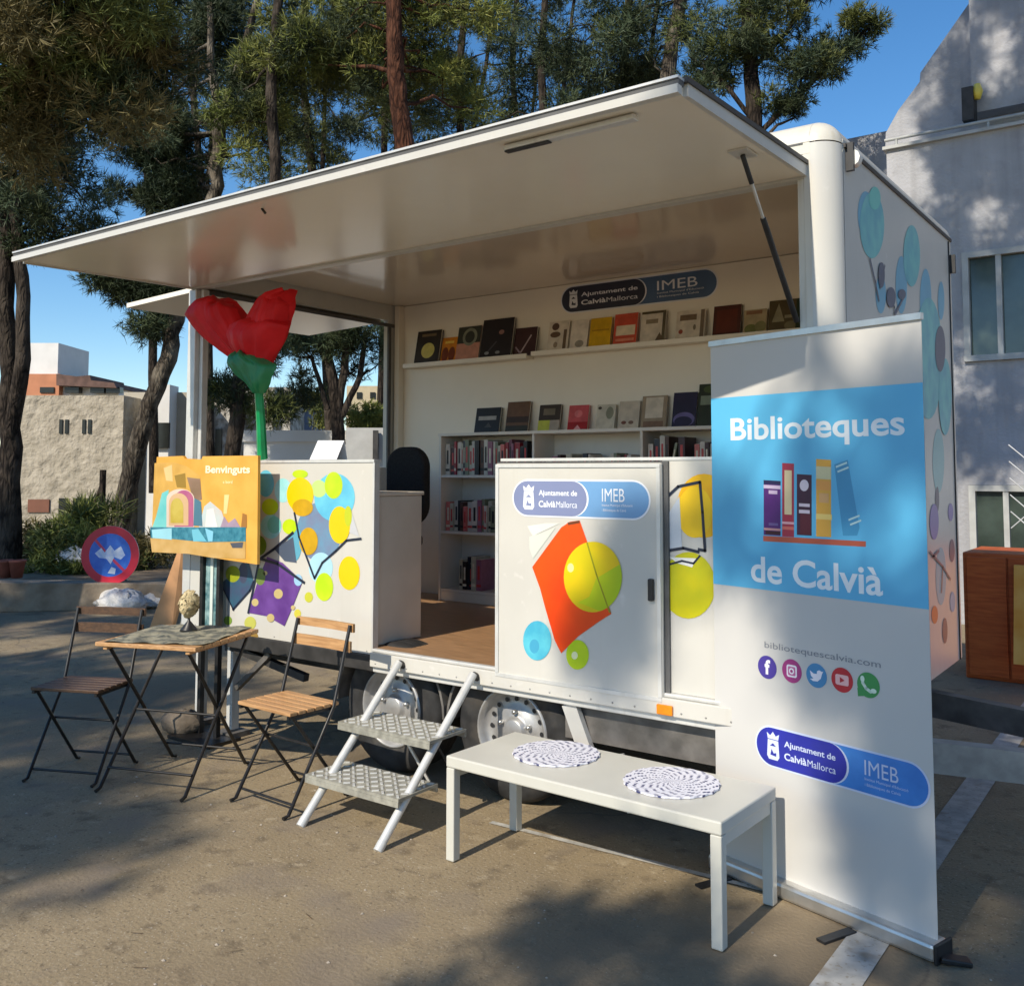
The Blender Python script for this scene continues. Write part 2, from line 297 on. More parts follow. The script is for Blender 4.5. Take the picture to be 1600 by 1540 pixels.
# roof with rounded rims
rf = MB()
def rim(mb, pts_axis, m):  mb.add(*pts_axis, m, True)
ang = [math.radians(90*k/n) for k in range(n+1)]
vs = [(x, R-R*math.cos(a), ZR-R+R*math.sin(a)) for x in (XL+.02, -R-.001) for a in ang]
rf.add(vs, [(k, n+1+k, n+2+k, k+1) for k in range(n)], M_CREAM, True)       # front roof rim
vs = [(-R+R*math.cos(a), y, ZR-R+R*math.sin(a)) for y in (R, YB) for a in ang]
rf.add(vs, [(k, n+1+k, n+2+k, k+1) for k in range(n)], M_WHITE, True)       # end roof rim
rf.box(XL+.02, -R, R, YB, ZR-.04, ZR-.0015, M_WHITE)
rf.box(XL+.02, -R, .001, R, ZR-R-.045, ZR-R-.001, M_CREAM)                           # fascia step
rf.build('roof', T)
gk = MB(); gk.box(-.0, .008, .11, YB, ZR-R-.012, ZR-R+.004, M_DARK); gk.box(-R-.025-1.0, -R-.026, -.003, .02, ZR-R-.006, ZR-R+.0, M_GASK)
gk.box(-.01, .006, YB-.066, YB-.058, ZS, ZR-R-.02, M_DARK); gk.build('seal_strip', T)
hd = MB(); hd.box(XL+.02, -R-.003, .003, .055, ZH-.01, ZR-R-.046, M_WHITE); hd.box(-.145, -R-.026, .004, .07, .64, ZH-.011, M_CREAM); hd.build('front_frame', T)
ce = MB(); ce.box(XL+.05, -.05, .06, YB-.055, 2.80, ZR-.045, M_CEIL); ce.build('ceiling', T)
iw = MB(); iw.box(XL+.05, -.05, 1.86, YB-.055, ZF, 2.797, M_INNER); iw.box(-.085, -.045, .11, 1.855, ZF, 2.797, M_INNER); 
iw.box(XL+.055, XL+.1, 1.80, 1.858, ZF, 2.797, M_INNER); iw.build('inner_wall', T)
fl = MB(); fl.box(XL+.03, -.09, .01, 1.857, ZF-.06, ZF, M_FLOOR); fl.build('floor', T)
# left end wall with window
lw = MB(); lw.box(XL, XL+.04, .10, YB-.055, ZS, 1.56, M_WHITE); lw.box(XL, XL+.04, 1.74, YB-.055, 1.56, ZH+.02, M_WHITE); lw.box(XL, XL+.04, .055, YB-.055, ZH+.021, ZR-.05, M_WHITE)
lw.box(XL+.04, XL+.055, .06, 1.80, ZH-.03, ZH-.005, M_GASK); lw.box(XL+.04, XL+.055, 1.735, 1.765, 1.56, ZH-.031, M_GASK)
lw.build('left_wall', T)
lp = MB(); lp.box(XL, XL+.075, .0, .075, ZS, ZH-.012, M_ALUP); lp.box(XL+.079, XL+.11, .03, .075, 1.56, ZH-.012, M_ALUP); lp.build('corner_post', T, bevel=.006)
# window hatch propped open on the left
hA = np.array([XL, .08, ZH+.005]); hB = np.array([XL, 1.70, ZH+.005])
h = MB(); ho = -.80
h.add([(XL, .08, ZH+.0), (XL, 1.70, ZH), (XL+ho, 1.70, ZH-.03), (XL+ho, .08, ZH-.03), (XL, .08, ZH+.03), (XL, 1.70, ZH+.03), (XL+ho, 1.70, ZH+.0), (XL+ho, .08, ZH+.0)],
      [(0, 1, 2, 3), (4, 7, 6, 5), (0, 3, 7, 4), (1, 5, 6, 2), (3, 2, 6, 7)], M_AWN)
h.tube([(XL+.01, .5, 2.2), (XL-.5, .5, ZH-.02)], .010, M_DARK); h.build('window_hatch', T)
# big awning
AX0, AX1, AY, AZ = -3.95, -.123, -1.066, 2.635
aw = MB(); th = .04
def awp(x, t, dz=0.0): return (x, AY*t, ZH+(AZ-ZH)*t+dz)
aw.add([awp(AX0, 0), awp(AX1, 0), awp(AX1, 1), awp(AX0, 1), awp(AX0, 0, th), awp(AX1, 0, th), awp(AX1, 1, th), awp(AX0, 1, th)],
       [(0, 3, 2, 1), (0, 4, 7, 3), (1, 2, 6, 5)], M_AWN)
aw.add([awp(AX0, 0, th), awp(AX1, 0, th), awp(AX1, 1, th), awp(AX0, 1, th)], [(0, 1, 2, 3)], M_WHITE)
awo = aw.build('awning', T)
ar = MB(); z0 = AZ
ar.box(AX0-.012, AX1+.012, AY-.03, AY-.002, z0-.008, z0+.018, M_WHITE)
ar.box(AX0-.012, AX1+.012, AY-.022, AY+.012, z0+.019, z0+.036, M_GASK)
ar.box(AX0-.012, AX1+.012, AY-.028, AY+.03, z0+.037, z0+.045, M_ALUP)
ar.bar(awp(AX1+.008, 0, .02), awp(AX1+.008, .97, .02), .016, .045, M_WHITE); ar.bar(awp(AX1+.012, 0, .050), awp(AX1+.012, .985, .044), .022, .016, M_DARK)
ar.bar(awp(AX0-.008, 0, .02), awp(AX0-.008, .97, .02), .016, .055, M_WHITE)
ar.build('edge_trim', awo)
lt = MB(); a = onz(968, 182, 2.664); c = onz(1055, 158, 2.664); lt.box(-.80, -.30, AY+.05, AY+.085, AZ-.02, AZ-.0035, M_ALUP); lt.box(-.80, -.62, AY+.055, AY+.08, AZ-.026, AZ-.0205, M_DARK)
lt.build('latch_rail', awo, bevel=.004)
hk = MB(); q = onz(410, 316, 2.665); hk.tube([q, q+np.array([0, 0, -.03]), q+np.array([.02, 0, -.05])], .006, M_DARK); hk.build('hook', awo)
gs = MB(); top = awp(-.19, .40, -.012); bot = (-.155, -.006, 2.10)
tv = Vector(top); bv = Vector(bot); 
gs.tube([tv, tv.lerp(bv, .16)], .009, M_DARK); gs.tube([tv.lerp(bv, .16), tv.lerp(bv, .36)], .006, M_ALU); gs.tube([tv.lerp(bv, .36), bv], .011, M_DARK)
gs.box(top[0]-.035, top[0]+.035, top[1]-.05, top[1]+.05, top[2]+.003, top[2]+.010, M_WHITE); gs.build('gas_strut', T)

# left counter panel
PXL, PXR = -3.90, -2.385
pn = MB(); pn.box(PXL, PXR, .002, .035, .60, ZP, M_WHITE); pn.box(PXR, PXR+.012, .0, .038, .60, ZP, M_ALUP); pn.box(PXL, PXR+.012, -.004, .05, ZP+.001, ZP+.016, M_ALUP); pno = pn.build('counter_panel', T)
F1 = FY(.002)
Z = lambda X, Y: (230+X/3.72, 680+Y/3.72)
art = MB()
def za(X, Y, rx, ry, m, h): poly(art, F1, pell(F1, *Z(X, Y), rx/3.72, ry/3.72), m, h)
def zp(pts, m, h): poly(art, F1, [F1.px(*Z(*q)) for q in pts], m, h)
def zs(pts, w, m, h): stroke(art, F1, [F1.px(*Z(*q)) for q in pts], w, m, h)
CY_ = flat(110, 200, 225, 90, 180, 215); CYL = flat(170, 222, 228, 140, 210, 215); LIME = flat(178, 214, 20, 200, 220, 40); YEL = flat(238, 200, 10, 222, 196, 0); AMB = flat(214, 168, 20, 190, 150, 20)
GB = flat(105, 150, 180, 120, 130, 160); DGR = flat(110, 140, 30); PUR = flat(112, 72, 150, 92, 52, 128); TDK = flat(50, 100, 120, 70, 80, 110); LINE = flat(34, 42, 62); GRY = flat(196, 198, 202)
za(1000, 560, 130, 170, GB, .001); za(1090, 360, 118, 140, CY_, .002); za(1000, 310, 45, 50, flat(190, 225, 130), .003); za(1085, 290, 52, 78, LIME, .004)
za(790, 320, 50, 70, CYL, .001); za(890, 225, 45, 25, LIME, .003); za(890, 345, 78, 100, YEL, .004); za(905, 420, 60, 50, AMB, .0045)
za(690, 280, 48, 78, CY_, .002); za(715, 415, 48, 48, LIME, .003); za(720, 530, 60, 70, CYL, .002); za(740, 520, 40, 50, flat(120, 200, 190), .003); za(645, 640, 50, 60, DGR, .004)
za(1120, 520, 62, 108, YEL, .0055); za(1170, 470, 22, 60, flat(190, 200, 40), .006); za(940, 615, 54, 80, AMB, .006); za(830, 530, 42, 44, LIME, .0055); za(860, 620, 40, 110, flat(95, 165, 190), .003)
za(1010, 770, 70, 90, flat(170, 214, 230), .002); za(1030, 880, 52, 82, LIME, .0035); za(1175, 800, 62, 98, YEL, .003); za(940, 940, 24, 30, flat(196, 196, 60), .003); za(875, 1035, 20, 26, flat(206, 196, 70), .003)
za(470, 1075, 24, 26, flat(120, 150, 60), .003); za(600, 1090, 34, 38, flat(190, 190, 90), .003); za(620, 1170, 26, 30, flat(150, 120, 60), .003)
zp([(430, 860), (590, 730), (625, 860), (505, 1015)], TDK, .0045); za(500, 805, 42, 48, flat(150, 160, 40), .0055); za(560, 800, 26, 60, flat(70, 76, 100), .005)
zp([(740, 660), (850, 590), (870, 740), (800, 730)], flat(80, 92, 112), .0045); zp([(1185, 430), (1235, 590), (1170, 560)], GRY, .0045)
zp([(700, 705), (790, 740), (905, 850), (850, 990), (800, 1108), (700, 1050), (590, 1030), (640, 860)], PUR, .0065)
for (X, Y, r) in ((765, 920, 26), (630, 970, 20), (720, 1060, 22), (690, 800, 12), (850, 1000, 12)): za(X, Y, r, r*1.1, flat(196, 176, 120), .0075)
za(880, 840, 24, 34, flat(150, 190, 220), .0075); za(660, 820, 30, 50, flat(110, 130, 60), .0075)
zs([(500, 1012), (600, 900), (620, 850)], .012, LINE, .0085); zs([(590, 1030), (655, 720), (740, 660), (850, 565)], .016, LINE, .0085); zs([(655, 715), (760, 745), (915, 855)], .016, LINE, .0087)
zs([(858, 450), (885, 590), (975, 830), (1020, 740), (1100, 670), (1160, 610), (1245, 600)], .012, LINE, .0089); zs([(430, 860), (505, 1015)], .01, LINE, .0085)
art.build('mural', pno)
# small vertical end strip, desk side etc. come later; entrance: floor edge + sill
sill = MB(); sill.box(-2.36, -.09, -.035, .009, ZS, ZF-.012, M_WHITE); sill.box(-2.36, -.09, -.02, .0095, ZF-.011, ZF+.004, M_ALUP); sill.box(-2.36, -.09, -.012, .03, ZS-.03, ZS-.001, M_ALUP)
sill.box(XL, -2.362, -.01, .05, ZS-.03, .598, M_CHASD); sill.build('sill', T, bevel=.004)
rv = MB(); RIV = mat('rivet_steel', (.30, .30, .29), rough=.4, metal=.7)
for k in range(22): rv.lathe([(.0045, 0), (.003, .002), (0, .0025)], (-2.32+k*.105, -.0352, ZS+.018), (0, -1, 0), RIV, n=8)
for k in range(9): rv.lathe([(.0045, 0), (.003, .002), (0, .0025)], (-3.84+k*.178, .0015, .615), (0, -1, 0), RIV, n=8)
for k in range(8): rv.lathe([(.0045, 0), (.003, .002), (0, .0025)], (-.165, .0035, .68+k*.12), (0, -1, 0), RIV, n=8)
tag(rv.build('rivet_row', T), kind='stuff')
# right front panel
rp = MB(); rp.box(-.735, -.146, .004, .045, ZF+.005, ZP, M_WHITE); rp.box(-1.565, -.146, .0, .05, ZP+.001, ZP+.014, M_ALUP); rpo = rp.build('front_panel', T)
F2 = FY(.004); ra = MB()
poly(ra, F2, pell(F2, 1100, 790, 42, 50), flat(250, 196, 10, 244, 180, 0), .0015); poly(ra, F2, pell(F2, 1086, 800, 28, 40), flat(252, 205, 20), .0025)
poly(ra, F2, pell(F2, 1076, 914, 42, 52), flat(206, 196, 10, 190, 190, 20), .0035)
poly(ra, F2, [F2.px(*q) for q in ((1046, 800), (1062, 775), (1066, 855), (1046, 858))], flat(196, 204, 214), .0045)
for seg, w in (([(1044, 775), (1060, 760), (1094, 753), (1098, 800), (1102, 860), (1092, 858)], .012), ([(1044, 860), (1068, 856), (1092, 862)], .012), ([(1044, 882), (1066, 876), (1084, 880), (1094, 868)], .008)):
    stroke(ra, F2, [F2.px(*q) for q in seg], w, LINE, .0055)
poly(ra, F2, [F2.px(*q) for q in ((1046, 870), (1088, 872), (1082, 886), (1060, 880))], flat(236, 236, 230), .0048)
ra.build('mural', rpo)
# door
DY = -.032
dg = MB(); dg.box(-1.578, -.702, -.010, .003, .585, ZP-.003, M_GASK); dg.build('door_frame', T)
dr = MB(); dr.box(-1.570, -.722, DY, -.011, .600, ZP-.010, M_WHITE); dro = dr.build('front_door', T, bevel=.006)
fr = MB()
for (x0, x1, z0, z1) in ((-1.567, -.725, ZP-.028, ZP-.013), (-1.567, -.725, .603, .618), (-.742, -.725, .619, ZP-.029), (-1.567, -1.55, .619, ZP-.029)): fr.box(x0, x1, DY-.006, DY-.0005, z0, z1, M_ALUP)
fr.build('door_trim', dro)
hh = MB(); q = ony(1019, 921, DY); hh.box(q[0]-.012, q[0]+.012, DY-.02, DY-.001, q[2]-.045, q[2]+.045, M_DARK); hh.build('handle', dro, bevel=.005)
F3 = FY(DY-.001); da = MB(); Z3 = lambda X, Y: (780+X/4.53, 720+Y/4.53)
def d3(pts): return [F3.px(*Z3(*q)) for q in pts]
ORG = flat(250, 84, 0, 236, 66, 0, sc=3)
poly(da, F3, d3([(200, 460), (330, 440), (430, 440), (240, 530), (220, 500)]), flat(222, 224, 216), .001)
poly(da, F3, d3([(215, 535), (300, 510), (400, 470), (240, 690), (215, 620)]), flat(212, 216, 206), .0015)
poly(da, F3, d3([(440, 470), (500, 430), (570, 420), (620, 560), (700, 800), (795, 1080), (700, 1140), (560, 1240), (440, 1360), (395, 1270), (330, 1050), (290, 900), (235, 750), (330, 620)]), ORG, .003)
poly(da, F3, d3([(485, 435), (570, 420), (572, 440), (490, 455)]), flat(110, 60, 30), .004)
poly(da, F3, pell(F3, *Z3(665, 820), 206/4.53, 250/4.53, 40), flat(240, 200, 0, 214, 196, 0, sc=4), .0045)
pe = [(665+206*math.cos(t), 820-250*math.sin(t)) for t in [math.radians(-75+k*8) for k in range(13)]]
poly(da, F3, d3(pe + [(690, 830), (640, 960), (560, 1000)]), flat(170, 200, 10, 190, 204, 10, sc=4), .0055)
poly(da, F3, pell(F3, *Z3(508, 755), 5, 7), flat(255, 240, 150), .006)
stroke(da, F3, d3([(625, 580), (690, 800), (785, 1070)]), .007, flat(150, 150, 20), .0065)
poly(da, F3, pell(F3, *Z3(270, 1270), 100/4.53, 140/4.53), flat(96, 196, 214, 70, 170, 200, sc=12), .002); poly(da, F3, pell(F3, *Z3(250, 1310), 34/4.53, 50/4.53), flat(70, 160, 195), .0028)
poly(da, F3, pell(F3, *Z3(555, 1370), 80/4.53, 105/4.53), flat(196, 220, 30, 176, 210, 20), .002); poly(da, F3, pell(F3, *Z3(535, 1375), 22/4.53, 28/4.53), flat(240, 245, 190), .0028)
da.build('mural', dro)
dl = MB(); u0, v0 = F3.px(803, 793); u1, v1 = F3.px(1014, 752)
logo(dl, F3, u0, u1, 1.335, 1.487, flat(128, 138, 176), flat(112, 160, 208), flat(236, 240, 248), .001); dl.build('logo_badge', dro)
# orange marker, clearance light
ml = MB(); ml.box(-.745, -.675, -.048, -.036, .555, .595, M_ORANGE); ml.build('side_marker', T, bevel=.004)
cl = MB(); cl.box(.001, .03, .13, .15, 2.69, 2.80, M_DARK); cl.tube([(.015, .15, 2.745), (.015, .19, 2.745)], .035, M_ALUP); cl.build('clearance_light', T)
cl = MB(); cl.box(.001, .03, 1.955, 1.975, 2.60, 2.70, M_DARK); cl.build('clearance_light', T)
# chassis
ch = MB(); ch.box(XL+.1, -.1, .25, .31, .42, ZS-.001, M_CHASD); ch.box(XL+.1, -.1, 1.65, 1.71, .42, ZS-.001, M_CHASD); ch.box(XL+.03, -.03, .06, 1.93, ZS-.012, ZF-.062, M_CHASD)
for x in (-3.6, -2.95, -1.0, -.4): ch.box(x-.03, x+.03, .311, 1.649, .45, ZS-.013, M_CHASD)
ch.box(-2.5, -1.4, .30, 1.66, .30, .38, M_CHASD); ch.box(-1.25, -.12, .06, .10, .36, ZS-.013, M_CHAS)
ch.tube([(-2.33, .2, .33), (-2.33, 1.8, .33)], .035, M_CHASD); ch.tube([(-1.57, .2, .33), (-1.57, 1.8, .33)], .035, M_CHASD)
ch.build('chassis', T)
sp = MB(); sp.bar((-1.20, .02, ZS-.03), (-1.12, .06, .27), .07, .03, M_ALUP, up=(0, 1, 0)); sp.bar((-.98, .05, .33), (-.92, .08, .1), .05, .03, M_ALUP, up=(0, 1, 0)); sp.build('support_bracket', T)
for x, y, zt in ((-3.93, .12, ZS-.03), (-3.55, .06, ZS-.03), (-.35, 1.5, ZS-.03), (-3.7, 1.6, ZS-.03)):
    jl = MB(); jl.bar((x, y, zt), (x, y, .04), .05, .05, M_ALUP, up=(0, 1, 0)); jl.box(x-.07, x+.07, y-.07, y+.07, 0.001, .03, M_CHAS); jl.build('jack_leg', T)
jb = MB(); jb.bar((-3.55, .05, ZS-.04), (-2.95, .08, .40), .04, .04, M_CHASD); jb.bar((-3.2, .04, ZS-.04), (-3.5, .05, .28), .03, .03, M_CHAS); jb.build('brace', T)
def wheel(x, y, tread):
    w = MB(); R_ = .325; wd = .19
    w.lathe([(.19, 0), (.215, -.012), (.26, -.018), (.30, -.010), (.318, .01), (R_, .03), (R_, wd-.03), (.318, wd-.01), (.29, wd), (.2, wd)], (x, y, R_), (0, 1, 0), M_RUBBER, n=48)
    for k in range(3): w.lathe([(R_+.0015, .05+.04*k), (R_+.0015, .056+.04*k)], (x, y, R_), (0, 1, 0), M_DARK, n=48)
    o = w.build('wheel', T); r = MB()
    r.lathe([(.200, -.004), (.195, -.014), (.186, -.012), (.180, .02), (.165, .035), (.12, .045), (.105, .03), (.07, .03), (.06, .022), (.052, .008), (.045, .004), (.0, .002)], (x, y, R_), (0, 1, 0), M_RIM, n=48)
    for k in range(16):
        a = 2*math.pi*k/16; cx, cz = x+.143*math.cos(a), R_+.143*math.sin(a)
        r.lathe([(.0115, .030), (.0, .0295)], (cx, y+.004, cz), (0, 1, 0), M_DARK, n=12)
    for k in range(5):
        a = 2*math.pi*k/5+.3; cx, cz = x+.085*math.cos(a), R_+.085*math.sin(a); r.lathe([(.011, .03), (.011, .008), (.0, .006)], (cx, y, cz), (0, 1, 0), M_ALU, n=10)
    r.build('rim', o)
    return o
wheel(-2.33, .10, 0); wheel(-1.57, .10, 0)
for xw in (-2.33, -1.57):
    w = MB(); w.lathe([(.0, 0), (.26, 0), (.325, .03), (.325, .16), (.26, .19), (0, .19)], (xw, 1.70, .325), (0, 1, 0), M_RUBBER, n=32); w.build('wheel', T)
for x in (-2.33, -1.57):
    mg = MB(); aa = [a for a in range(0, 181, 10) if .24 < .325+.375*math.sin(math.radians(a)) < .53]
    for run in ([a for a in aa if a < 90], [a for a in aa if a > 90]):
        vs = [(x+rr_*math.cos(math.radians(a)), y_, .325+rr_*math.sin(math.radians(a))) for a in run for (rr_, y_) in ((.375, .07), (.375, .36), (.362, .36), (.362, .07))]
        mg = MB(); mg.add(vs, [(4*k+j_, 4*k+(j_+1) % 4, 4*k+4+(j_+1) % 4, 4*k+4+j_) for k in range(len(run)-1) for j_ in range(4)] + [(3, 2, 1, 0), tuple(4*len(run)-4+k for k in range(4))], M_CHAS); mg.build('mudguard', T)
tg = MB(); tg.bar((-.3, .45, .41), (1.7, 1.00, .37), .07, .12, mat('galvanised_beam', (.34, .35, .35), rough=.45, metal=.4, var=.15, vscale=15)); tg.bar((-.3, 1.55, .41), (1.7, 1.05, .37), .07, .12, M_CHAS); tg.box(1.5, 2.2, .99, 1.06, .36, .44, M_CHAS); tg.tube([(1.5, .93, .05), (1.5, .93, .7)], .03, M_ALU)
tg.build('drawbar', T)
# picture ledges and wall sign
ld = MB()
for (x0, x1, z) in ((-3.80, -2.66, 2.325), (-2.62, -.45, 2.335)): ld.box(x0, x1, 1.77, 1.859, z-.018, z, M_INNER); ld.box(x0, x1, 1.758, 1.7695, z-.018, z+.012, M_INNER)
ld.build('picture_ledge', T)
F4 = FY(1.859); wl = MB(); logo(wl, F4, -2.43, -1.30, 2.605, 2.775, mat('sign_navy', S(40, 44, 62), rough=.3), mat('sign_blue', S(70, 96, 130), rough=.3), mat('sign_white', (.75, .75, .78), rough=.4), .003); wl.build('logo_badge', T)
# ================================================================ INTERIOR THINGS
CASE_Z = 1.797
bc = thing('bookcase', (-1.9, 1.7, ZF), 'long white open bookcase against the rear wall of the trailer', 'bookcase')
c0, c1 = -3.30, -.20; yf = 1.60; M_CASE = mat('bookcase_white', (.74, .69, .62), rough=.45, var=.04, vscale=5)
q = MB(); q.box(c0, c1, 1.84, 1.858, ZF+.001, CASE_Z-.021, M_CASE); q.build('back_board', bc)
for x in (c0, -2.50, -1.70, -.95, c1-.018): MB().box(x, x+.018, yf, 1.839, ZF+.001, CASE_Z-.021, M_CASE).build('side_board', bc)
MB().box(c0-.006, c1+.006, yf-.006, 1.858, CASE_Z-.02, CASE_Z, M_CASE).build('top_board', bc)
SHZ = (1.505, 1.115, .715)
for (xa, xb) in ((c0, -2.50), (-2.50, -1.70), (-1.70, -.95), (-.95, c1-.018)):
    for z in SHZ: MB().box(xa+.0185, xb-.0005, yf+.004, 1.838, z-.018, z, M_CASE).build('shelf', bc)
MB().box(c0+.02, c1-.02, yf+.006, yf+.02, ZF+.002, .695, M_CASE).build('plinth', bc)
def shade(c): return mat('cover_%d_%d_%d' % c, S(*c), rough=.4, var=.12, vscale=20)
PAGE = mat('paper_pages', (.70, .66, .56), rough=.8, var=.08, vscale=90)
def front_book(x0, x1, ht, yb, z, col, accents, label, lean=.20):
    """book facing out, leaning back; accents: (shape, u0, u1, v0, v1, colour) in cover fractions"""
    w = x1-x0; m = shade(col); mb = MB(); th = .02
    a = lean; U = Vector((1, 0, 0)); V = Vector((0, math.sin(a), math.cos(a))); N = Vector((0, -math.cos(a), math.sin(a)))
    O = Vector((x0, yb - ht*math.sin(a), z + th*0.0 + .003)); F = Frame(O + N*th, U, V, N)
    G = Frame(O, U, V, N)
    def bx(u0, u1, v0, v1, h0, h1, mm):
        P = [G.p(u, v, hh) for hh in (h0, h1) for v in (v0, v1) for u in (u0, u1)]
        mb.add(P, [(0, 2, 3, 1), (4, 5, 7, 6), (0, 1, 5, 4), (2, 6, 7, 3), (0, 4, 6, 2), (1, 3, 7, 5)], mm)
    bx(0, w, 0, ht, 0, .002, m); bx(0, w, 0, ht, th-.002, th, m); bx(.003, w-.003, .003, ht-.003, .0021, th-.0021, PAGE); bx(-.001, .0025, 0, ht, .0002, th-.0002, m)
    for i, (sh, u0, u1, v0, v1, c) in enumerate(accents):
        hgt = .0006*(i+1)
        if sh == 'o': poly(mb, F, ell((u0+u1)/2*w, (v0+v1)/2*ht, (u1-u0)/2*w, (v1-v0)/2*ht), shade(c), hgt)
        elif sh == 'r': poly(mb, F, [(u0*w, v0*ht), (u1*w, v0*ht), (u1*w, v1*ht), (u0*w, v1*ht)], shade(c), hgt)
        elif sh == 't': poly(mb, F, [(u0*w, v0*ht), (u1*w, v0*ht), ((u0+u1)/2*w, v1*ht)], shade(c), hgt)
        elif sh == 'l': stroke(mb, F, [(u0*w, v0*ht), (u1*w, v1*ht)], .012, shade(c), hgt)
    return mb.build('book', label=label, cat='book', group='books standing cover out above the bookcase')
DK = (42, 34, 28); CRM = (214, 200, 182); YB_ = 1.853
def pxb(l, r, t, bt, z, *a):
    A = ony(l, (t+bt)/2, 1.80); B = ony(r, (t+bt)/2, 1.80); d = (A[1]-CY)/ray(l, bt)[1]
    front_book(A[0], B[0], (bt-t)/FPX*d*1.04, YB_, z, *a)
ZL1, ZL2, ZL3 = 2.326, 2.336, CASE_Z+.001
pxb(649, 686, 517, 568, ZL1, DK, [('o', .25, .8, .15, .62, (214, 200, 110)), ('r', .2, .8, .82, .9, (120, 100, 70))], 'dark brown book with a pale yellow disc, leftmost on the upper ledge')
pxb(688, 711, 530, 568, ZL1, (214, 130, 20), [('o', .05, .5, .0, .6, (120, 50, 10)), ('o', .5, .95, .0, .6, (120, 50, 10)), ('r', .2, .8, .75, .85, (240, 200, 80))], 'small orange book with dark arches on the upper ledge')
pxb(713, 749, 511, 563, ZL1, (200, 140, 118), [('r', 0, 1, .5, 1, (52, 54, 44)), ('o', .22, .85, .42, .95, (130, 132, 112)), ('o', .33, .74, .5, .86, (50, 52, 44))], 'pink book with a grey ring on black above, upper ledge')
pxb(752, 800, 500, 560, ZL1, (28, 20, 24), [('o', .55, .72, .58, .7, (150, 110, 100)), ('l', .2, .5, .1, .4, (70, 66, 72)), ('o', .15, .3, .08, .16, (150, 150, 150)), ('o', .5, .65, .08, .16, (130, 130, 130))], 'large black book, tallest of the left end of the upper ledge')
pxb(802, 836, 517, 560, ZL1, (60, 30, 30), [('l', .35, .75, .1, .7, (170, 150, 150)), ('l', .1, .3, .3, .1, (150, 130, 140))], 'dark maroon book with a white diagonal stroke, upper ledge')
pxb(855, 887, 507, 553, ZL2, CRM, [('o', .15, .5, .7, .95, (90, 66, 52)), ('o', .1, .6, .45, .65, (110, 84, 64)), ('r', .75, .9, .05, .7, (110, 90, 70)), ('o', .3, .5, .1, .3, (150, 130, 110))], 'cream book with dark brown blots on the upper ledge')
pxb(890, 917, 506, 551, ZL2, (222, 208, 192), [('o', .3, .8, .05, .3, (150, 140, 126))], 'plain pale book with one small grey mark, left of the yellow book')
pxb(920, 953, 503, 549, ZL2, (214, 166, 10), [('r', .1, .9, .55, .6, (180, 130, 10))], 'mustard yellow book on the upper ledge')
pxb(958, 994, 498, 547, ZL2, (204, 78, 52), [('r', .1, .92, .3, .62, (226, 206, 176)), ('r', .1, .9, .12, .2, (226, 140, 110))], 'red book with a cream title panel on the upper ledge')
pxb(1000, 1038, 494, 543, ZL2, CRM, [('r', 0, 1, .92, 1, (84, 74, 50)), ('r', .88, 1, 0, 1, (90, 80, 58)), ('r', .2, .7, .6, .74, (140, 124, 100)), ('t', .6, 1, 0, .3, (96, 78, 56))], 'cream book with an olive border and torn corner, upper ledge')
pxb(1055, 1100, 495, 540, ZL2, CRM, [('r', .12, .7, .66, .86, (120, 98, 76)), ('o', .1, .25, .2, .36, (150, 70, 50)), ('r', .84, .97, 0, 1, (120, 102, 84)), ('o', .6, .7, .3, .5, (130, 116, 96))], 'cream book with a brown title block and small red dot, upper ledge')
pxb(1113, 1156, 474, 522, ZL2, (74, 30, 18), [('r', .12, .88, .12, .86, (96, 36, 18))], 'dark red brown framed book on the upper ledge')
pxb(1160, 1196, 484, 522, ZL2, (176, 156, 120), [('o', .05, .6, .0, .4, (110, 112, 60)), ('o', .5, 1, .05, .5, (130, 124, 80)), ('r', .1, .8, .8, .95, (140, 100, 70))], 'buff book with green hills beside the red brown book')
pxb(1200, 1250, 464, 513, ZL2, (84, 70, 40), [('t', .1, .5, .3, .9, (150, 140, 110)), ('r', .5, .9, .4, .5, (150, 140, 110)), ('o', .5, .9, .02, .3, (120, 110, 80)), ('r', .85, 1, 0, 1, (30, 50, 26))], 'olive book with pale leaf shapes, rightmost on the upper ledge')
pxb(741, 779, 628, 666, ZL3, (26, 24, 22), [('r', .12, .85, .5, .66, (170, 166, 160)), ('t', .4, .7, .2, .4, (70, 66, 60))], 'black book with a white title bar, leftmost on the bookcase top')
pxb(790, 825, 620, 666, ZL3, (108, 76, 50), [('r', 0, 1, .3, .5, (60, 40, 24)), ('r', 0, 1, 0, .2, (50, 46, 30))], 'brown landscape cover book on the bookcase top')
pxb(840, 873, 625, 665, ZL3, (60, 46, 34), [('r', .2, .75, .6, .85, (120, 106, 84)), ('r', .0, .55, 0, .4, (196, 196, 70)), ('r', .55, 1, 0, .4, (170, 156, 140))], 'dark book with a yellow lower left corner on the bookcase top')
pxb(886, 917, 626, 664, ZL3, (206, 84, 86), [('r', 0, 1, 0, .32, (170, 20, 24)), ('t', .3, .7, 0, .2, (240, 170, 170)), ('o', .3, .7, .5, .8, (226, 120, 120))], 'pink and red book on the bookcase top')
pxb(930, 959, 626, 664, ZL3, (206, 196, 178), [('o', .05, .25, .8, .92, (70, 60, 50)), ('o', .5, .9, .4, .9, (140, 140, 120))], 'pale book with black dot and grey smudge on the bookcase top')
pxb(965, 997, 622, 664, ZL3, (204, 190, 172), [('o', .15, .4, .15, .28, (120, 70, 56)), ('o', .5, .75, .15, .28, (120, 90, 76))], 'plain cream book with two small brown marks on the bookcase top')
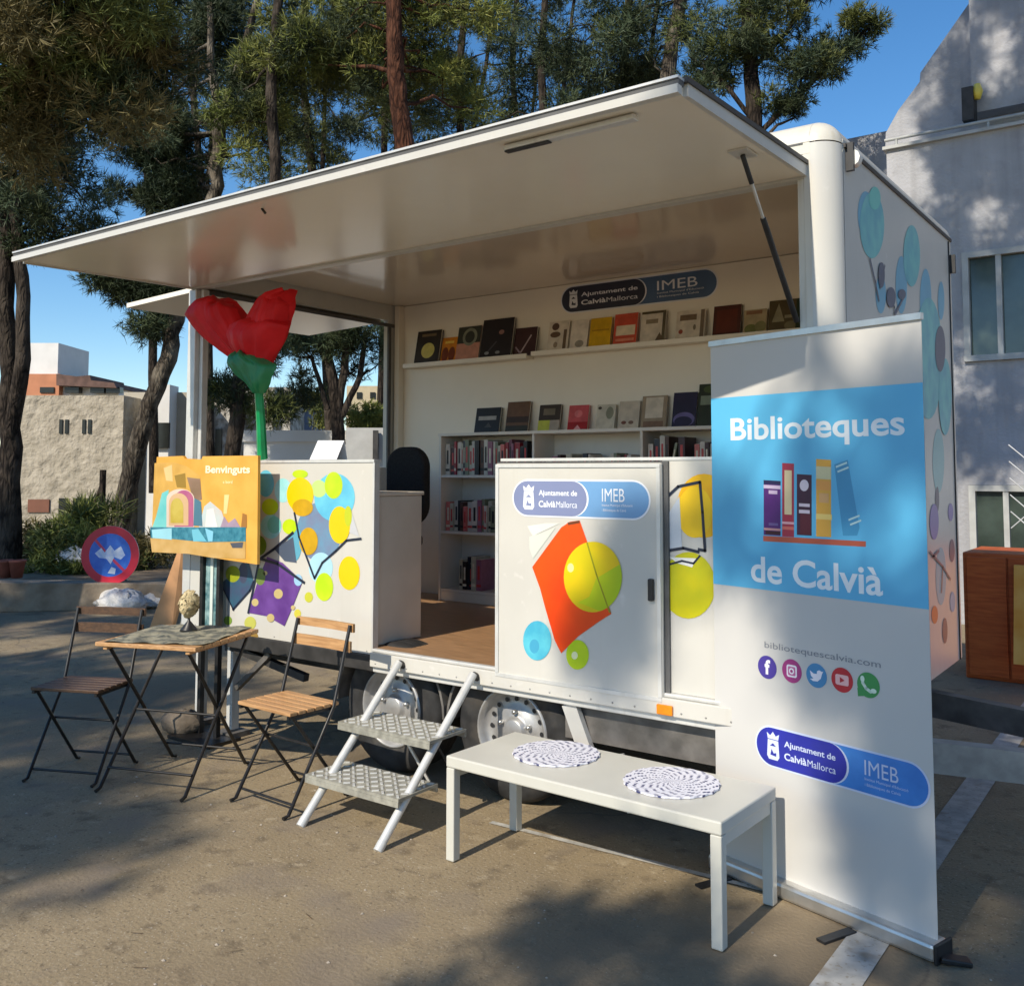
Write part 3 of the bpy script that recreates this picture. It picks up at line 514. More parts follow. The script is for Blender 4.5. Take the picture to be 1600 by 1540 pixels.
pxb(1001, 1040, 614, 663, ZL3, (160, 140, 116), [('r', .15, .85, .3, .95, (214, 200, 182)), ('r', .1, .9, .02, .2, (130, 100, 80))], 'cream framed book, tallest pale one on the bookcase top')
pxb(1050, 1087, 610, 663, ZL3, (30, 26, 60), [('o', .05, .95, -.0, .42, (110, 100, 150)), ('o', .1, .85, -.0, .3, (34, 30, 66))], 'navy book with a violet arc on the bookcase top')
pxb(1090, 1125, 598, 663, ZL3, (34, 44, 24), [('r', .1, .8, .5, .72, (130, 140, 120)), ('o', .2, .8, .78, .96, (70, 84, 40))], 'tall dark green book beside the navy book on the bookcase top')
# spine-out books
SPC = [(206, 196, 186), (196, 190, 180), (180, 176, 160), (34, 30, 34), (60, 30, 40), (196, 190, 180), (150, 40, 52), (96, 110, 110), (206, 110, 104), (180, 176, 160), (120, 60, 84), (40, 44, 60), (150, 96, 120), (206, 196, 186), (90, 60, 50), (120, 126, 104), (170, 60, 60)]
SPN = {(34, 30, 34): 'black', (60, 30, 40): 'dark plum', (196, 190, 180): 'pale grey', (150, 40, 52): 'crimson', (96, 110, 110): 'slate grey', (206, 110, 104): 'coral', (180, 176, 160): 'stone coloured', (120, 60, 84): 'purple', (40, 44, 60): 'navy', (150, 96, 120): 'mauve', (206, 196, 186): 'off white', (90, 60, 50): 'brown', (120, 126, 104): 'sage green', (170, 60, 60): 'brick red'}
def spine_row(x0, x1, z, hmin, hmax, where, lean_at=None, lim=99):
    x = x0; k = 0; used = {}
    while x < x1 and k < lim:
        w = random.uniform(.013, .044); ht = random.uniform(hmin, hmax); dp = random.uniform(.14, .18); col = random.choice(SPC)
        mb = MB(); y0 = 1.63+random.uniform(0, .02); m = shade(col)
        lean = .0 if lean_at is None or k != lean_at else .22
        M = Matrix.Translation((x, 0, z+.001+(w*math.sin(lean) if lean else 0))) @ Matrix.Rotation(lean, 4, 'Y')
        mb.box(0, w, y0, y0+dp, 0, ht, m, M); mb.box(.003, w-.003, y0+.004, y0+dp-.001, ht, ht+.0012, PAGE, M)
        bc_ = random.choice([(220, 210, 190), (30, 28, 30), (190, 60, 60)])
        mb.box(.002, w-.002, y0-.0012, y0, ht*.12, ht*.2, shade(bc_), M); mb.box(w*.3, w*.7, y0-.0012, y0, ht*.35, ht*.8, shade(bc_), M)
        nm = SPN[col]; used[nm] = used.get(nm, 0)+1
        ordn = ['first', 'second', 'third', 'fourth', 'fifth', 'sixth', 'seventh', 'eighth'][min(used[nm]-1, 7)]
        mb.build('book', label='%s %s spine from the left, %s' % (ordn, nm, where), cat='book', group='books shelved spine out in the bookcase')
        x += w+.002 + (ht*math.sin(lean) if lean else 0); k += 1
spine_row(c0+.03, -2.60, SHZ[0], .19, .245, 'top shelf of the left bay'); spine_row(c0+.03, -2.72, SHZ[1], .17, .23, 'middle shelf of the left bay')
spine_row(c0+.16, -2.95, SHZ[2], .16, .24, 'bottom shelf of the left bay'); spine_row(-2.46, -1.80, SHZ[0], .09, .14, 'top shelf of the centre bay'); spine_row(-1.66, -1.45, SHZ[0], .19, .24, 'top shelf of the right bay', lean_at=4); spine_row(-1.36, -1.20, SHZ[0], .17, .2, 'right end of the right bay top shelf')
# desk behind the counter
dk = thing('desk', (-2.9, .2, ZF), 'pale low cupboard desk just behind the left counter panel', 'desk')
M_DESK = mat('desk_laminate', (.60, .55, .48), rough=.4, var=.04)
MB().box(-3.6, -2.40, .06, .40, ZF+.002, 1.40, M_DESK).build('body', dk, bevel=.006); MB().box(-3.61, -2.392, .052, .41, 1.401, 1.42, M_DESK).build('top_board', dk, bevel=.004)
oc = thing('office_chair', (-3.03, .95, ZF), 'black padded office chair behind the desk', 'chair')
q = MB(); q.slab([(u, .95+.0*u, v) for u, v in rrect(-3.20, -2.87, 1.19, 1.685, .13)], (0, .07, 0), M_BLACKF); q.build('backrest', oc, bevel=.02)
MB().box(-3.22, -2.84, .50, .92, 1.07, 1.14, M_BLACKF).build('seat', oc, bevel=.02)
q = MB(); q.tube([(-3.03, .72, .72), (-3.03, .72, 1.07)], .025, M_DARK); q.bar((-3.03, .9, 1.1), (-3.03, 1.0, 1.3), .05, .015, M_DARK, up=(0, 1, 0)); q.build('stem', oc)
q = MB()
for k in range(5):
    a = k*2*math.pi/5; q.bar((-3.03, .72, .74), (-3.03+.26*math.cos(a), .72+.26*math.sin(a), .69), .04, .025, M_DARK); q.tube([(-3.03+.26*math.cos(a)-.012, .72+.26*math.sin(a), .661), (-3.03+.26*math.cos(a)+.012, .72+.26*math.sin(a), .661)], .026, M_DARK)
q.build('base', oc)
# paper leaflet on counter
q = MB(); a, c = ony(488, 716, .06), ony(530, 716, .06); q.add([(a[0], .04, ZP+.018), (c[0], .04, ZP+.018), (c[0]+.01, .085, ZP+.12), (a[0]+.01, .09, ZP+.125), (a[0], .044, ZP+.018), (c[0], .044, ZP+.018), (c[0]+.01, .089, ZP+.12), (a[0]+.01, .094, ZP+.125)],
    [(0, 1, 2, 3), (7, 6, 5, 4), (0, 3, 7, 4), (1, 5, 6, 2), (3, 2, 6, 7)], mat('paper_white', (.72, .74, .80), rough=.7, var=.04))
q.add([(a[0], .09, ZP+.018), (c[0], .12, ZP+.018), (c[0]+.01, .089, ZP+.12), (a[0]+.01, .094, ZP+.12)], [(0, 1, 2, 3)], MATS['paper_white'])
q.build('leaflet', label='white folded leaflet standing on the counter right of the paper rose', cat='leaflet')
# giant paper rose
rs = thing('paper_rose', (-3.42, .14, ZP), 'giant red paper rose with green stem standing on the counter', 'decoration')
M_RED = mat('red_crepe', (.58, .004, .008), rough=.6, spec=.3, c2=(.72, .010, .014), vscale=7, bump=.5, bscale=26, bdist=.006)
M_GRN = mat('green_card', (.010, .15, .055), rough=.45, c2=(.02, .24, .085), vscale=5, bump=.2, bscale=14, bdist=.004)
M_GRN2 = mat('green_foil', (.006, .30, .10), rough=.28, c2=(.02, .42, .16), vscale=8)
q = MB(); sp0 = ony(410, 716, .02); sp1 = ony(404, 608, -.09)
q.tube([sp0, (sp0+sp1)/2+np.array([.004, 0, 0]), sp1], [.030, .026, .024], M_GRN2, n=8, smooth=False); q.build('stem', rs)
RY = -.21
def shell(mb, prof, m, y, thick, puff, nu=25, phase=0.0, sag=.0, curl=.035):
    """crepe petal: left/right outline given by height, cupped towards the viewer, creased along its length, rim curled back"""
    up = 4; pr = []
    for i in range(len(prof)-1):
        for k in range(up): t = k/up; pr.append(tuple(a*(1-t)+b*t for a, b in zip(prof[i], prof[i+1])))
    pr.append(prof[-1]); rows = len(pr); vs = []
    for side in (1, 0):
        for i, (xl, xr, yy) in enumerate(pr):
            fi = i/(rows-1)
            for j in range(nu):
                t = j/(nu-1); P = ony(xl+(xr-xl)*t, yy, y+RY); c_ = math.sin(math.pi*t); cup = thick*(c_**.7)*(math.sin(math.pi*(fi*.86+.14)))**.6
                rimc = curl*max(0, .16-fi)/.16 + curl*.6*max(0, .10-min(t, 1-t))/.10
                cr_ = .0055*math.sin(t*26+phase*2+3*fi)*(.3+fi) + .004*math.sin(t*61+phase) + .006*math.sin(fi*9+t*5+phase)
                vs.append((P[0]+.004*math.sin(fi*17+phase), P[1]-cup+rimc+cr_+(.004 if side == 0 else 0), P[2]+.010*math.sin(t*13+phase)*(1-fi)))
    fs = []; N0 = rows*nu
    for s_ in (0, 1):
        for i in range(rows-1):
            for j in range(nu-1):
                f = (s_*N0+i*nu+j, s_*N0+i*nu+j+1, s_*N0+(i+1)*nu+j+1, s_*N0+(i+1)*nu+j); fs.append(f if s_ else f[::-1])
    mb.add(vs, fs, m, True)
q = MB(); shell(q, [(322, 346, 464), (306, 364, 471), (296, 374, 482), (289, 382, 494), (300, 398, 510), (318, 402, 530), (340, 405, 548), (362, 408, 562)], M_RED, .20, .09, 0); q.build('petal', rs)
q = MB(); shell(q, [(440, 451, 453), (412, 456, 462), (400, 457, 474), (390, 456, 488), (380, 450, 506), (376, 440, 528), (385, 428, 550), (398, 420, 568)], M_RED, .17, .09, 0, phase=2); q.build('petal', rs)
q = MB(); shell(q, [(374, 440, 498), (356, 446, 507), (352, 442, 520), (358, 434, 538), (372, 424, 556), (390, 414, 572)], M_RED, .11, .08, 0, phase=4); q.build('petal', rs)
q = MB(); shell(q, [(376, 386, 492), (362, 398, 500), (354, 404, 508), (360, 404, 520), (372, 406, 545), (384, 408, 565)], M_RED, .24, .06, 0, phase=1); q.build('petal', rs)
q = MB(); shell(q, [(330, 352, 470), (318, 366, 480), (322, 372, 500), (340, 384, 525), (360, 396, 552)], M_RED, .14, .06, 0, phase=5); q.build('petal', rs)
q = MB(); shell(q, [(412, 440, 460), (404, 446, 474), (398, 444, 496), (398, 436, 520), (400, 424, 545)], M_RED, .13, .06, 0, phase=3); q.build('petal', rs)
q = MB(); shell(q, [(368, 380, 546), (356, 404, 558), (354, 426, 570), (366, 424, 584), (382, 418, 598), (396, 410, 614)], M_GRN, .07, .055, 0); q.build('calyx', rs)
# ================================================================ THINGS IN FRONT
def PT(parent_xy, a, u, v, z):
    c, s = math.cos(a), math.sin(a); return Vector((parent_xy[0]+u*c-v*s, parent_xy[1]+u*s+v*c, z))
# bistro table
ta = math.radians(20); tc_ = (-3.13, -.60); P_ = lambda u, v, z: PT(tc_, ta, u, v, z)
tb = thing('bistro_table', (tc_[0], tc_[1], 0), 'folding bistro table with wooden slats and black crossed legs', 'table')
M_BLK = mat('black_painted_steel', (.016, .015, .015), rough=.4, var=.3, vscale=30)
q = MB(); hs = .28
Mt = Matrix.Translation((tc_[0], tc_[1], 0)) @ Matrix.Rotation(ta, 4, 'Z')
for k in range(8): q.box(-hs, hs, -hs+k*.0705, -hs+k*.0705+.064, .685, .705, M_WOOD, Mt)
for u in (-hs+.05, hs-.05): q.box(u-.012, u+.012, -hs+.01, hs-.01, .668, .6845, M_WOOD, Mt)
q.build('tabletop', tb, bevel=.003)
for u in (-.235, .235):
    for (va, vb, du) in ((-.27, .24, 0), (.27, -.24, .016)):
        q = MB(); q.tube([P_(u+du*(1 if u < 0 else -1), va-(.03 if va < 0 else -.03), .010), P_(u+du*(1 if u < 0 else -1), va, .018), P_(u+du*(1 if u < 0 else -1), vb, .668)], .009, M_BLK, n=8); q.build('leg', tb)
for (u_, v_, z_) in ((.235, -.02, .33), (.235, -.22, .10), (.219, .22, .10)): MB().tube([P_(-u_, v_, z_), P_(u_, v_, z_)], .006, M_BLK).build('stretcher', tb)
# grey cloth/mat on table
M_CLOTH = mat('grey_printed_cloth', S(96, 98, 92), rough=.7, c2=S(160, 156, 136), vscale=14, vlo=.4, vhi=.6, speck=[(40, .55, .65, (.08, .09, .08))])
q = MB(); N_ = 18; vs = []
for i in range(N_+1):
    for j in range(N_+1):
        u = -.26+.52*i/N_; v = -.255+.53*j/N_; w = .7075+.004*math.sin(i*1.1)*math.cos(j*.9)+.003
        vs.append(PT(tc_, ta+.12, u, v, w))
k0 = len(vs); vs += [v_-Vector((0, 0, .0025)) for v_ in vs]
fs = [(i*(N_+1)+j, (i+1)*(N_+1)+j, (i+1)*(N_+1)+j+1, i*(N_+1)+j+1) for i in range(N_) for j in range(N_)]; fs += [tuple(k0+a for a in f[::-1]) for f in fs]
q.add(vs, fs, M_CLOTH, True); q.build('table_mat', label='grey patterned mat lying on the bistro table', cat='mat')
o_ = P_(-.02, .10, .712)
cp = thing('table_centrepiece', o_, 'round beige dried flower ball on a black cone foot on the table', 'ornament')
q = MB(); q.lathe([(.0, .085), (.005, .08), (.007, .05), (.040, .010), (.045, .0), (0, 0)], o_, (0, 0, 1), M_BLK, n=20); q.build('foot', cp)
M_BALL = mat('dried_flower', S(170, 150, 110), rough=.9, c2=S(206, 190, 150), vscale=30, bump=.8, bscale=60, bdist=.01)
q = MB(); 
for i in range(520):
    d = Vector(RNG.normal(size=3)).normalized(); c_ = o_+Vector((d.x*.047*random.uniform(.7, 1.1), d.y*.047*random.uniform(.7, 1.1), .135+d.z*.066*random.uniform(.8, 1.08)))
    a_ = d.orthogonal().normalized()*.008; b_ = d.cross(a_)*1.6; q.add([c_-a_-b_, c_+a_-b_, c_+a_+b_+d*.006, c_-a_+b_], [(0, 1, 2, 3)], M_BALL)
q.build('flower_ball', cp)
# folding chairs
def folding_chair(c, a, woodm, label):
    P = lambda u, v, z: PT(c, a, u, v, z); ch = thing('bistro_chair', (c[0], c[1], 0), label, 'chair', 'folding bistro chairs by the table')
    M = Matrix.Translation((c[0], c[1], 0)) @ Matrix.Rotation(a, 4, 'Z'); q = MB()
    for k in range(6): q.box(-.19, .19, -.20+k*.049, -.20+k*.049+.042, .440, .456, woodm, M)
    q.build('seat', ch, bevel=.003)
    for u_ in (-.175, .175): MB().bar(P(u_, -.2, .432), P(u_, .08, .432), .014, .014, M_BLK).build('seat_rail', ch)
    for (z0, z1, v) in ((.765, .805, .155), (.675, .725, .135)):
        q = MB(); n_ = 8; vs = []
        for k in range(n_+1):
            u = -.205+.41*k/n_; vv = v+.012*math.cos(math.pi*(k/n_-.5))
            vs += [P(u, vv, z0), P(u, vv, z1), P(u, vv+.014, z1), P(u, vv+.014, z0)]
        fs = [(4*k+j, 4*k+(j+1) % 4, 4*k+4+(j+1) % 4, 4*k+4+j) for k in range(n_) for j in range(4)] + [(0, 1, 2, 3), (4*n_+3, 4*n_+2, 4*n_+1, 4*n_)]
        q.add(vs, fs, woodm); q.build('back_slat', ch)
    for s in (-1, 1):
        q = MB(); q.tube([P(s*.19, -.23, .009), P(s*.19, -.20, .014), P(s*.19, .055, .44), P(s*.19, .15, .80)], .0085, M_BLK, n=8); q.build('leg', ch)
        q = MB(); q.tube([P(s*.172, .17, .009), P(s*.172, .15, .014), P(s*.172, -.17, .43)], .0085, M_BLK, n=8); q.build('leg', ch)
    for (u_, v_, z_) in ((.172, .12, .06), (.19, -.17, .05), (.19, -.03, .27)): MB().tube([P(-u_, v_, z_), P(u_, v_, z_)], .006, M_BLK).build('stretcher', ch)
    return ch
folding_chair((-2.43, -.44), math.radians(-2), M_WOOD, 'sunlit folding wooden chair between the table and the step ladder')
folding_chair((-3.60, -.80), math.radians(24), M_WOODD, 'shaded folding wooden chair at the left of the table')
# step ladder
sl_ = thing('step_ladder', (-1.9, -.4, 0), 'two tread aluminium step ladder leaning on the trailer doorway sill', 'ladder')
XA, XB = -2.135, -1.675; ya, yt, zt = -.675, -.06, .60
for x in (XA, XB):
    q = MB(); q.tube([(x, ya, .004), (x, yt, zt)], .019, M_ALUP, n=12); q.tube([(x, ya-.003, .0), (x, ya+.025, .028)], .0205, M_RUBBER if False else M_ALUP, n=12); q.tube([(x, yt, zt-.005), (x, -.028, zt-.02)], .018, M_DARK, n=10); q.build('rail', sl_)
M_TREAD = mat('checker_plate', S(150, 148, 138), rough=.45, metal=.3, c2=S(182, 180, 168), vscale=30)
for z in (.375, .185):
    yc = ya+(yt-ya)*z/zt; q = MB(); q.box(XA-.075, XB+.025, yc-.10, yc+.15, z-.012, z, M_TREAD)
    q.box(XA-.075, XB+.025, yc-.102, yc-.094, z-.035, z-.0125, M_TREAD); q.box(XA-.075, XB+.025, yc+.142, yc+.15, z-.035, z-.0125, M_TREAD)
    nx_ = 13
    for i in range(nx_):
        for j in range(6):
            x0 = XA-.068+i*.0425; y0 = yc-.095+j*.041; s_ = .5 if (i+j) % 2 else -.5
            MM = Matrix.Translation((x0+.018, y0+.018, z)) @ Matrix.Rotation(s_*1.5, 4, 'Z'); q.box(-.015, .015, -.005, .005, 0.0, .004, M_ALUP, MM)
    q.build('tread', sl_)
q = MB(); q.bar((-1.95, -.26, .36), (-1.84, -.16, .10), .035, .01, M_ALUP); q.bar((-1.78, -.24, .36), (-1.70, -.14, .14), .02, .01, M_DARK); q.build('brace', sl_)
# bench
ba = -.032; bo = (-1.395, -.5875); BP = lambda u, v, z: PT(bo, ba, u, v, z)
bn = thing('bench', (bo[0], bo[1], 0), 'low cream metal bench with two round mats on its seat', 'bench')
MBn = Matrix.Translation((bo[0], bo[1], 0)) @ Matrix.Rotation(ba, 4, 'Z'); BL, BW, BH = 1.181, .447, .407
MB().box(0, BL, 0, BW, BH-.045, BH, M_BENCH, MBn).build('seat', bn, bevel=.006)
for (u, v) in ((0, 0), (BL-.042, 0), (BL-.042, BW-.042), (0, BW-.042)):
    MB().box(u+.001, u+.041, v+.001, v+.041, 0.004, BH-.046, M_BENCH, MBn).build('leg', bn, bevel=.004)
for u_ in (BL-.03, .006): MB().box(u_, u_+.024, .043, BW-.043, BH-.085, BH-.046, M_BENCH, MBn).build('rail', bn)
# placemats
def swirl_mat():
    m = bpy.data.materials.new('blue_white_rosette'); m.use_nodes = True; N = m.node_tree.nodes; L = m.node_tree.links; b = N['Principled BSDF']; b.inputs['Roughness'].default_value = .6
    tc = N.new('ShaderNodeTexCoord'); sep = N.new('ShaderNodeSeparateXYZ'); L.new(tc.outputs['Object'], sep.inputs[0])
    def mt(op, a, b_=None):
        n = N.new('ShaderNodeMath'); n.operation = op
        for i, v in enumerate((a, b_)):
            if v is None: continue
            if isinstance(v, (int, float)): n.inputs[i].default_value = v
            else: L.new(v, n.inputs[i])
        return n.outputs[0]
    x, y = sep.outputs[0], sep.outputs[1]; r = mt('SQRT', mt('ADD', mt('MULTIPLY', x, x), mt('MULTIPLY', y, y))); th = mt('ARCTAN2', y, x)
    p1 = mt('SINE', mt('ADD', mt('MULTIPLY', th, 26), mt('MULTIPLY', r, 150))); p2 = mt('SINE', mt('MULTIPLY', r, 260)); p3 = mt('SINE', mt('SUBTRACT', mt('MULTIPLY', th, 14), mt('MULTIPLY', r, 190)))
    s_ = mt('ADD', mt('MULTIPLY', p1, p2), mt('MULTIPLY', p3, .7)); no = N.new('ShaderNodeTexNoise'); no.inputs['Scale'].default_value = 60; L.new(tc.outputs['Object'], no.inputs['Vector'])
    s2 = mt('ADD', s_, mt('MULTIPLY', mt('SUBTRACT', no.outputs['Fac'], .5), 1.6))
    cr = N.new('ShaderNodeValToRGB'); cr.color_ramp.elements[0].position = .30; cr.color_ramp.elements[1].position = .55; cr.color_ramp.elements[0].color = (*S(56, 60, 104), 1); cr.color_ramp.elements[1].color = (*S(222, 222, 232), 1)
    L.new(mt('ADD', mt('MULTIPLY', s2, .3), .62), cr.inputs[0]); L.new(cr.outputs[0], b.inputs['Base Color']); return m
SW = swirl_mat()
for (x, y, lab) in ((869, 1177, 'round blue and white mat at the left end of the bench'), (1049, 1222, 'round blue and white mat at the right end of the bench')):
    P = onz(x, y, BH+.003); q = MB(); n_ = 64
    rim_ = [.172*(1+.018*math.cos(22*2*math.pi*k/n_)) for k in range(n_)]
    top = [(rim_[k]*math.cos(2*math.pi*k/n_), rim_[k]*math.sin(2*math.pi*k/n_), .006) for k in range(n_)]; bt = [(a, b_, .0) for a, b_, c_ in top]
    q.add(top+bt, [tuple(range(n_)), tuple(range(n_, 2*n_))[::-1]] + [(k, (k+1) % n_, n_+(k+1) % n_, n_+k)[::-1] for k in range(n_)], SW)
    o = q.build('placemat', label=lab, cat='placemat', group='round patterned mats on the bench'); o.location = (P[0], P[1], BH+.002); o.rotation_euler = (0, 0, random.random())
# roll-up banner
B0 = Vector((-.506, -.012, 0)); B1 = Vector((.349, -.262, 0)); BWD = (B1-B0).length; BU = (B1-B0).normalized(); BN = Vector((BU.y, -BU.x, 0))
FB = Frame(B0, BU, (0, 0, 1), BN); BHt = 2.045
rb = thing('roll_up_banner', ((B0+B1)/2), 'tall white and blue roll up library banner standing at the right of the bench', 'banner')
M_BAN = mat('banner_fabric', (.58, .57, .55), rough=.55, var=.02, vscale=2)
q = MB(); NU, NV = 24, 40; vs = []
for j in range(NV+1):
    for i in range(NU+1): vs.append(FB.p(BWD*i/NU, .055+(BHt-.07)*j/NV, 0.0))
vs2 = [v - BN*.0015 for v in vs]; k0 = len(vs)
fs = [(j*(NU+1)+i, j*(NU+1)+i+1, (j+1)*(NU+1)+i+1, (j+1)*(NU+1)+i) for j in range(NV) for i in range(NU)]
q.add(vs, fs, M_BAN); q.add(vs2, [f[::-1] for f in fs], M_BAN); pano = q.build('banner_sheet', rb)
q = MB(); q.bar(FB.p(-.003, BHt-.006), FB.p(BWD+.003, BHt-.006), .02, .022, M_ALU); q.build('top_bar', rb)
q = MB(); q.bar(FB.p(-.01, .032), FB.p(BWD+.01, .032), .09, .056, M_ALU); q.box(-.0, .0, 0, 0, 0, 0, M_ALU); q.build('base_cassette', rb, bevel=.012)
q = MB(); q.bar(FB.p(BWD+.011, .034), FB.p(BWD+.022, .034), .10, .062, M_DARK); q.bar(FB.p(BWD+.012, .02, .02), FB.p(BWD+.075, .008, -.05), .05, .016, M_DARK); q.build('end_cap', rb, bevel=.004)
for u in (.10, .62):
    q = MB(); q.bar(FB.p(u, .006, .05), FB.p(u-.02, .006, .20), .035, .008, M_DARK); q.build('foot', rb)
q = MB(); q.tube([FB.p(BWD*.5, .06, -.03), FB.p(BWD*.5, BHt-.02, -.012)], .008, M_ALU); q.build('support_pole', rb)
q = MB(); BLUE = flat(88, 178, 224, 96, 186, 230, sc=2); WH = flat(232, 240, 246); bp = FB.px
uv = [bp(1117, 622), bp(1440, 598), bp(1447, 948), bp(1121, 915)]
vt = (uv[0][1]+uv[1][1])/2; vb = (uv[2][1]+uv[3][1])/2
poly(q, FB, [(.0, vb), (BWD, vb), (BWD, vt), (.0, vt)], BLUE, .001)
q.build('blue_band', pano)
q = MB()
a = bp(1142, 680); c = bp(1414, 672); vv = (a[1]+c[1])/2
text(q, FB, 'Biblioteques', a[0], c[0], vv-.045, vv+.068, WH, .0025, .02); q.build('lettering', pano); q = MB()
a = bp(1174, 910); c = bp(1380, 926); vv = (a[1]+c[1])/2
text(q, FB, 'de Calvià', a[0], c[0], vv-.004, vv+.095, WH, .0025, .02); q.build('lettering', pano); q = MB()
a = bp(1195, 1020); c = bp(1385, 1040); vv = (a[1]+c[1])/2
text(q, FB, 'bibliotequescalvia.com', a[0]+.0, c[0]-.02, vv-.002, vv+.028, flat(130, 134, 142), .0015, .0)
q.build('lettering', pano)
q = MB()
def bpoly(pts, m, h): poly(q, FB, [bp(*p_) for p_ in pts], m, h)
ZB = lambda X, Y: (1120+X/4.053, 580+Y/4.053)
def zq(X0, X1, Y0, Y1, m, h, sl=.06): bpoly([ZB(X0, Y0), ZB(X1, Y0+(X1-X0)*sl), ZB(X1, Y1+(X1-X0)*sl), ZB(X0, Y1)], m, h)
zq(295, 945, 1040, 1075, flat(190, 92, 70), .0015, .055)
zq(298, 405, 690, 1035, flat(78, 30, 110, 90, 40, 120), .0015); zq(298, 405, 688, 712, flat(40, 36, 80), .0025); zq(298, 405, 718, 740, flat(206, 186, 214), .0025); zq(330, 385, 752, 775, flat(196, 176, 206), .0025); zq(330, 390, 958, 975, flat(110, 90, 150), .0025); zq(300, 405, 990, 1004, flat(206, 150, 150), .0025); zq(310, 405, 1008, 1030, flat(60, 20, 40), .0025)
zq(415, 490, 580, 1045, flat(168, 50, 74), .0015); zq(430, 476, 625, 905, flat(216, 200, 160), .0025); zq(415, 490, 950, 965, flat(226, 170, 180), .0025); zq(415, 490, 980, 1000, flat(216, 110, 100), .0025)
zq(508, 602, 650, 1035, flat(52, 20, 50, 66, 28, 60), .0015); poly(q, FB, pell(FB, *ZB(555, 722), 7, 9), flat(226, 214, 226), .0025); zq(522, 590, 835, 855, flat(200, 190, 206), .0025); zq(522, 590, 875, 897, flat(200, 190, 206), .0025); zq(528, 596, 900, 1030, flat(84, 24, 44), .002)
zq(630, 725, 555, 1045, flat(226, 170, 70), .0015); zq(630, 725, 600, 680, flat(206, 200, 160), .0025); zq(630, 725, 690, 750, flat(230, 160, 80), .0025); zq(650, 710, 770, 830, flat(216, 166, 110), .0025); zq(630, 730, 900, 935, flat(236, 206, 120), .0025)
TLB = flat(66, 150, 196)
bpoly([ZB(745, 590), ZB(830, 560), ZB(905, 990), ZB(890, 1040), ZB(800, 1040)], TLB, .0014)
for (X, Y) in ((755, 600), (765, 630), (835, 935), (845, 965)): bpoly([ZB(X, Y), ZB(X+70, Y-28), ZB(X+72, Y-16), ZB(X+2, Y+12)], flat(190, 224, 226), .0028)
q.build('shelf_drawing', pano)
q = MB(); WI = flat(240, 236, 246)
ic = [(1199, 1042, (76, 62, 150)), (1237.5, 1048, (168, 62, 130)), (1276, 1055, (70, 140, 190)), (1316, 1062, (196, 44, 58)), (1357, 1070, (60, 150, 84))]
for i, (x, y, c) in enumerate(ic):
    u, v = bp(x, y); r = .0425
    poly(q, FB, ell(u, v, r, r), flat(*c), .0015)
    if i == 0: text(q, FB, 'f', u-.011, u+.014, v-.026, v+.028, WI, .003, .04)
    if i == 1: poly(q, FB, rrect(u-.022, u+.022, v-.022, v+.022, .008, 4), WI, .003); poly(q, FB, rrect(u-.016, u+.016, v-.016, v+.016, .005, 4), flat(196, 110, 160), .0042); poly(q, FB, ell(u, v, .011, .011, 16), WI, .0054); poly(q, FB, ell(u, v, .006, .006, 12), flat(*c), .0066)
    if i == 2: poly(q, FB, [(u-.027, v+.015), (u-.012, v+.006), (u+.002, v+.006), (u+.003, v+.016), (u+.012, v+.021), (u+.021, v+.017), (u+.028, v+.018), (u+.023, v+.008), (u+.018, v-.008), (u+.004, v-.02), (u-.014, v-.021), (u-.027, v-.015), (u-.012, v-.012), (u-.022, v-.004), (u-.024, v+.004)], WI, .003)
    if i == 3: poly(q, FB, rrect(u-.026, u+.026, v-.018, v+.018, .007, 4), flat(244, 190, 190), .003); poly(q, FB, [(u-.008, v-.01), (u+.011, v), (u-.008, v+.01)], flat(*c), .0042)
    if i == 4:
        poly(q, FB, [(u-.042, v-.014), (u-.04, v-.044), (u-.012, v-.038)], flat(*c), .0016)
        stroke(q, FB, [(u-.022, v+.020), (u-.020, v+.004), (u-.008, v-.012), (u+.008, v-.020), (u+.022, v-.016)], .011, flat(220, 240, 222), .003); poly(q, FB, ell(u-.021, v+.018, .008, .011, 12), flat(220, 240, 222), .0042); poly(q, FB, ell(u+.020, v-.016, .011, .008, 12), flat(220, 240, 222), .0042)
q.build('social_icons', pano)
q = MB(); a = bp(1183, 1163); c = bp(1451, 1228); vv = (a[1]+c[1])/2
logo(q, FB, a[0], c[0], vv-.068, vv+.068, flat(38, 44, 150, 40, 46, 165), flat(52, 120, 200, 66, 140, 220), flat(206, 216, 240), .0012); q.build('logo_badge', pano)
# poster stand
ps = thing('poster_stand', (-3.6, -.12, 0), 'yellow cardboard poster box on a black metal display stand', 'display stand')
PY = -.15; A = ony(245, 712, PY); Bq = ony(403, 713, PY); Cq = ony(398, 878, PY); Dq = ony(238, 862, PY)
M_YEL = mat('poster_amber', S(222, 160, 62), rough=.5, c2=S(234, 176, 80), vscale=6)
x0, x1, zt_, zb_ = A[0]-.0, Bq[0], 1.615, 1.045
q = MB(); q.slab([(x0-.02, PY, zb_+.02), (x1+.01, PY, zb_-.02), (x1, PY, zt_), ((x0+x1)/2-.02, PY, zt_), ((x0+x1)/2-.03, PY, zt_-.018), (x0+.28, PY, zt_-.012), (x0+.26, PY, zt_+.004), (x0, PY, zt_)], (0, .018, 0), M_YEL); bxo = q.build('poster_box', ps)
q = MB(); FP = FY(PY); W_, H_ = x1-x0, zt_-zb_
def pp(X, Y): return FP.px(230+X/7.7, 700+Y/7.7)
def ppol(pts, m, h): poly(q, FP, [pp(*p_) for p_ in pts], m, h)
ppol([(90, 180), (330, 170), (480, 220), (640, 330), (640, 560), (600, 900), (200, 960), (60, 960)], flat(196, 150, 66, 214, 168, 80), .001)
